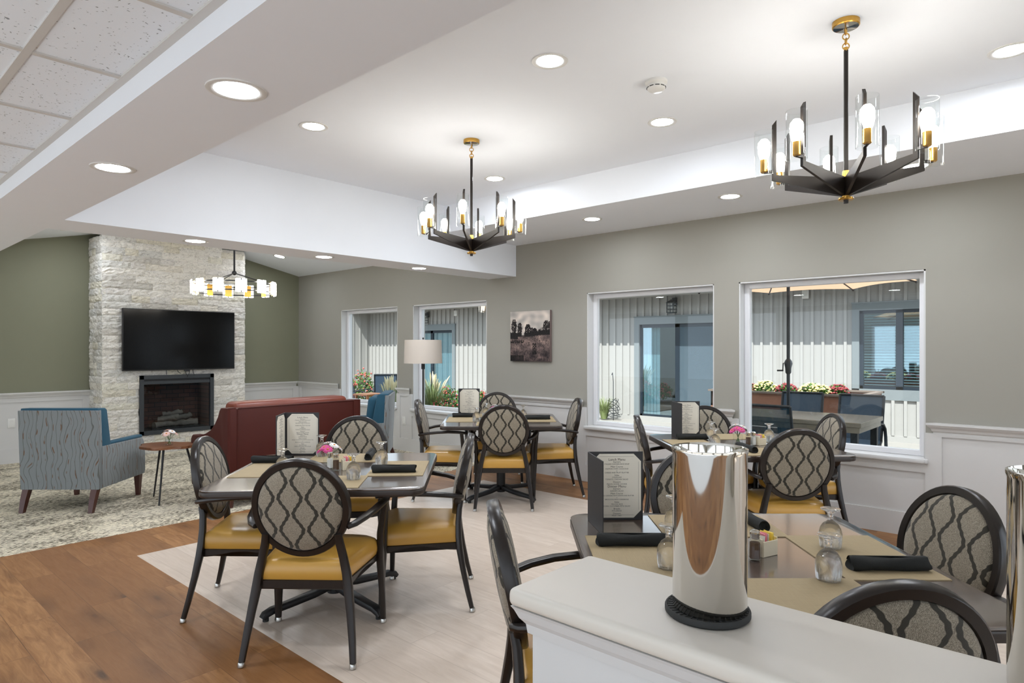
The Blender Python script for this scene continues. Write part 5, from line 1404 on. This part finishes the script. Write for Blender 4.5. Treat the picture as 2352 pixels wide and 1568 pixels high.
def leaves(b, c, rad, n, rn, size, up=0.3):
    for _ in range(n):
        th = rn.uniform(0, 2 * PI); ph_ = math.acos(rn.uniform(-0.2, 1)); r = rn.uniform(0.55, 1.0)
        p = Vector((c[0] + rad[0] * r * math.sin(ph_) * math.cos(th), c[1] + rad[1] * r * math.sin(ph_) * math.sin(th), c[2] + rad[2] * r * math.cos(ph_)))
        d = Vector((rn.uniform(-1, 1), rn.uniform(-1, 1), rn.uniform(-1, 1) + up)).normalized(); s_ = d.cross(Vector((rn.uniform(-1, 1), rn.uniform(-1, 1), rn.uniform(-1, 1)))).normalized()
        L = size * rn.uniform(0.7, 1.3); v = [b.bm.verts.new(q) for q in (p, p + d * L * 0.5 + s_ * L * 0.24, p + d * L, p + d * L * 0.5 - s_ * L * 0.24)]
        b.bm.faces.new(v)
def mum(px_, t_, kind, r, label, seed):
    u = (px_ - CX) / FPX; p = (Fv + Rv * u) * t_; rn = random.Random(seed)
    t = thing('chrysanthemum', label, 'flowers', (p.x, p.y, GZ + 0.865), 0, 'mums in the raised planter')
    b = B(); leaves(b, (0, 0, 0.02), (r * 0.9, r * 0.9, r * 0.85), 260, rn, 0.05); b.build('foliage', M['leaf'], t, smooth=False, recalc=False)
    b = B()
    for k in range(105):
        a = rn.uniform(0, 2 * PI); ph_ = math.acos(rn.uniform(0.05, 1)); rr = r * rn.uniform(0.93, 1.05)
        b.sphere((rr * math.sin(ph_) * math.cos(a), rr * math.sin(ph_) * math.sin(a), 0.03 + rr * 0.9 * math.cos(ph_)), rn.uniform(0.012, 0.019), 6, (1, 1, 0.7))
    o = b.build('blossoms', M['mumy'] if kind == 'y' else M['mumr'], t); o['kind'] = 'stuff'
mum(1757, 9.15, 'y', 0.17, 'yellow mum at the left end of the raised planter', 1)
mum(1727, 9.3, 'r', 0.11, 'red mum half hidden behind the leftmost yellow mum', 5)
mum(1806, 8.95, 'r', 0.14, 'red mum directly behind the umbrella pole', 2)
mum(1862, 8.8, 'y', 0.15, 'yellow mum right of the umbrella pole', 3)
mum(1884, 8.72, 'y', 0.14, 'yellow mum second from the right in the planter', 6)
mum(1924, 8.66, 'r', 0.14, 'red mum at the right end of the row in the planter', 4)

def at_px(px_, t_): u = (px_ - CX) / FPX; p = (Fv + Rv * u) * t_; return (p.x, p.y, GZ)
def grass(px_, t_, h, r, n, seed, label, plume=True, loc=None):
    t = thing('ornamental_grass', label, 'grass', loc or at_px(px_, t_), 0, 'ornamental grasses in the courtyard'); rn = random.Random(seed)
    b = B()
    for k in range(n):
        a = rn.uniform(0, 2 * PI); l = rn.uniform(0.2, 1) ** 0.7 * r; x0, y0 = 0.06 * math.cos(a), 0.06 * math.sin(a); hh = h * rn.uniform(0.6, 1.0)
        wd = 0.006; pr = None; pts = []
        for q in (0, 0.35, 0.7, 1.0):
            rad = l * q ** 1.8; z = hh * (1 - (1 - q) ** 1.6) - 0.25 * l * q ** 3
            pts.append((x0 + rad * math.cos(a), y0 + rad * math.sin(a), max(0.02, z)))
        vs = []
        for i, p in enumerate(pts):
            w1 = wd * (1 - i / 3.3); vs.append((b.bm.verts.new((p[0] - w1 * math.sin(a), p[1] + w1 * math.cos(a), p[2])), b.bm.verts.new((p[0] + w1 * math.sin(a), p[1] - w1 * math.cos(a), p[2]))))
        for i in range(3): b.bm.faces.new((vs[i][0], vs[i][1], vs[i + 1][1], vs[i + 1][0]))
    b.build('blades', M['leafl'], t, smooth=False, recalc=False)
    if plume:
        b = B()
        for k in range(26):
            a = rn.uniform(0, 2 * PI); l = rn.uniform(0.2, 0.9) * r; hh = h * rn.uniform(0.85, 1.05)
            b.tube([(l * 0.75 * math.cos(a), l * 0.75 * math.sin(a), hh * 0.8), (l * math.cos(a), l * math.sin(a), hh * 0.95), (l * 1.15 * math.cos(a), l * 1.15 * math.sin(a), hh * 1.02)], [0.004, 0.016, 0.004], 5)
        o = b.build('plumes', M['plume'], t); o['kind'] = 'stuff'
def shrub(px_, t_, h, r, seed, label, n=700, fl=110):
    t = thing('flowering_shrub', label, 'shrub', at_px(px_, t_), 0, 'red flowering shrubs in the courtyard bed'); rn = random.Random(seed)
    b = B()
    for k in range(14):
        a = rn.uniform(0, 2 * PI); rr = rn.uniform(0.2, 0.8) * r; b.tube([(0, 0, 0), (rr * 0.5 * math.cos(a), rr * 0.5 * math.sin(a), h * 0.5), (rr * math.cos(a), rr * math.sin(a), h * rn.uniform(0.7, 1.0))], [0.010, 0.007, 0.003], 5)
    b.build('branches', M['planterrim'], t)
    b = B(); leaves(b, (0, 0, h * 0.35), (r, r, h * 0.62), n, rn, 0.075); b.build('foliage', M['leaf'], t, smooth=False, recalc=False)
    b = B()
    for k in range(fl):
        a = rn.uniform(0, 2 * PI); ph_ = math.acos(rn.uniform(-0.1, 1)); q = rn.uniform(0.8, 1.08)
        b.sphere((r * q * math.sin(ph_) * math.cos(a), r * q * math.sin(ph_) * math.sin(a), h * 0.35 + h * 0.62 * q * math.cos(ph_)), rn.uniform(0.010, 0.022), 6)
    o = b.build('blooms', M['rose'], t); o['kind'] = 'stuff'
grass(992, 12.2, 1.0, 0.42, 520, 1, 'tall feathery grass behind the floor lamp pole, in the second window')
grass(898, 12.0, 0.95, 0.22, 160, 2, 'pale feathery grass at the right side of the leftmost window')
grass(0, 0, 0.55, 0.32, 260, 3, 'low grass against the far wall, bottom left of the window with the glass door', False, loc=(11.4, 7.62, GZ))
shrub(1030, 12.6, 0.78, 0.26, 1, 'red flowering shrub just right of the tall grass, second window')
shrub(1012, 11.9, 0.52, 0.34, 2, 'low red flowering shrub in front of the tall grass, second window')
shrub(1110, 12.4, 0.72, 0.22, 3, 'red flowering shrub at the right edge of the second window')
shrub(833, 14.4, 1.05, 0.32, 4, 'tall red flowering shrub behind the side-on patio chair')
shrub(888, 11.3, 0.50, 0.24, 5, 'low red flowering shrub in front of the patio chairs, leftmost window')
shrub(815, 12.4, 0.62, 0.30, 6, 'red flowering shrub at the left edge of the leftmost window')
gh = thing('garden_hook', 'thin black metal garden hook ornament by the far wall, left of the glass door', 'garden ornament', (11.45, 7.42, GZ))
b = B(); b.tube([(0, 0, 0), (0, 0.0, 0.8), (0, 0.02, 1.0), (0, 0.04, 0.95)], 0.008, 6); b.build('rod', M['outdark'], gh)
b = B(); rn = random.Random(8)
for k in range(5):
    pts = []
    for q in range(14): pts.append((0.06 * math.sin(q * 0.7 + k), 0.16 * math.cos(q * 0.55 + k * 1.3), 0.05 + 0.03 * q + 0.03 * math.sin(q + k)))
    b.tube(pts, 0.006, 5)
b.build('scrollwork', M['outdark'], gh)
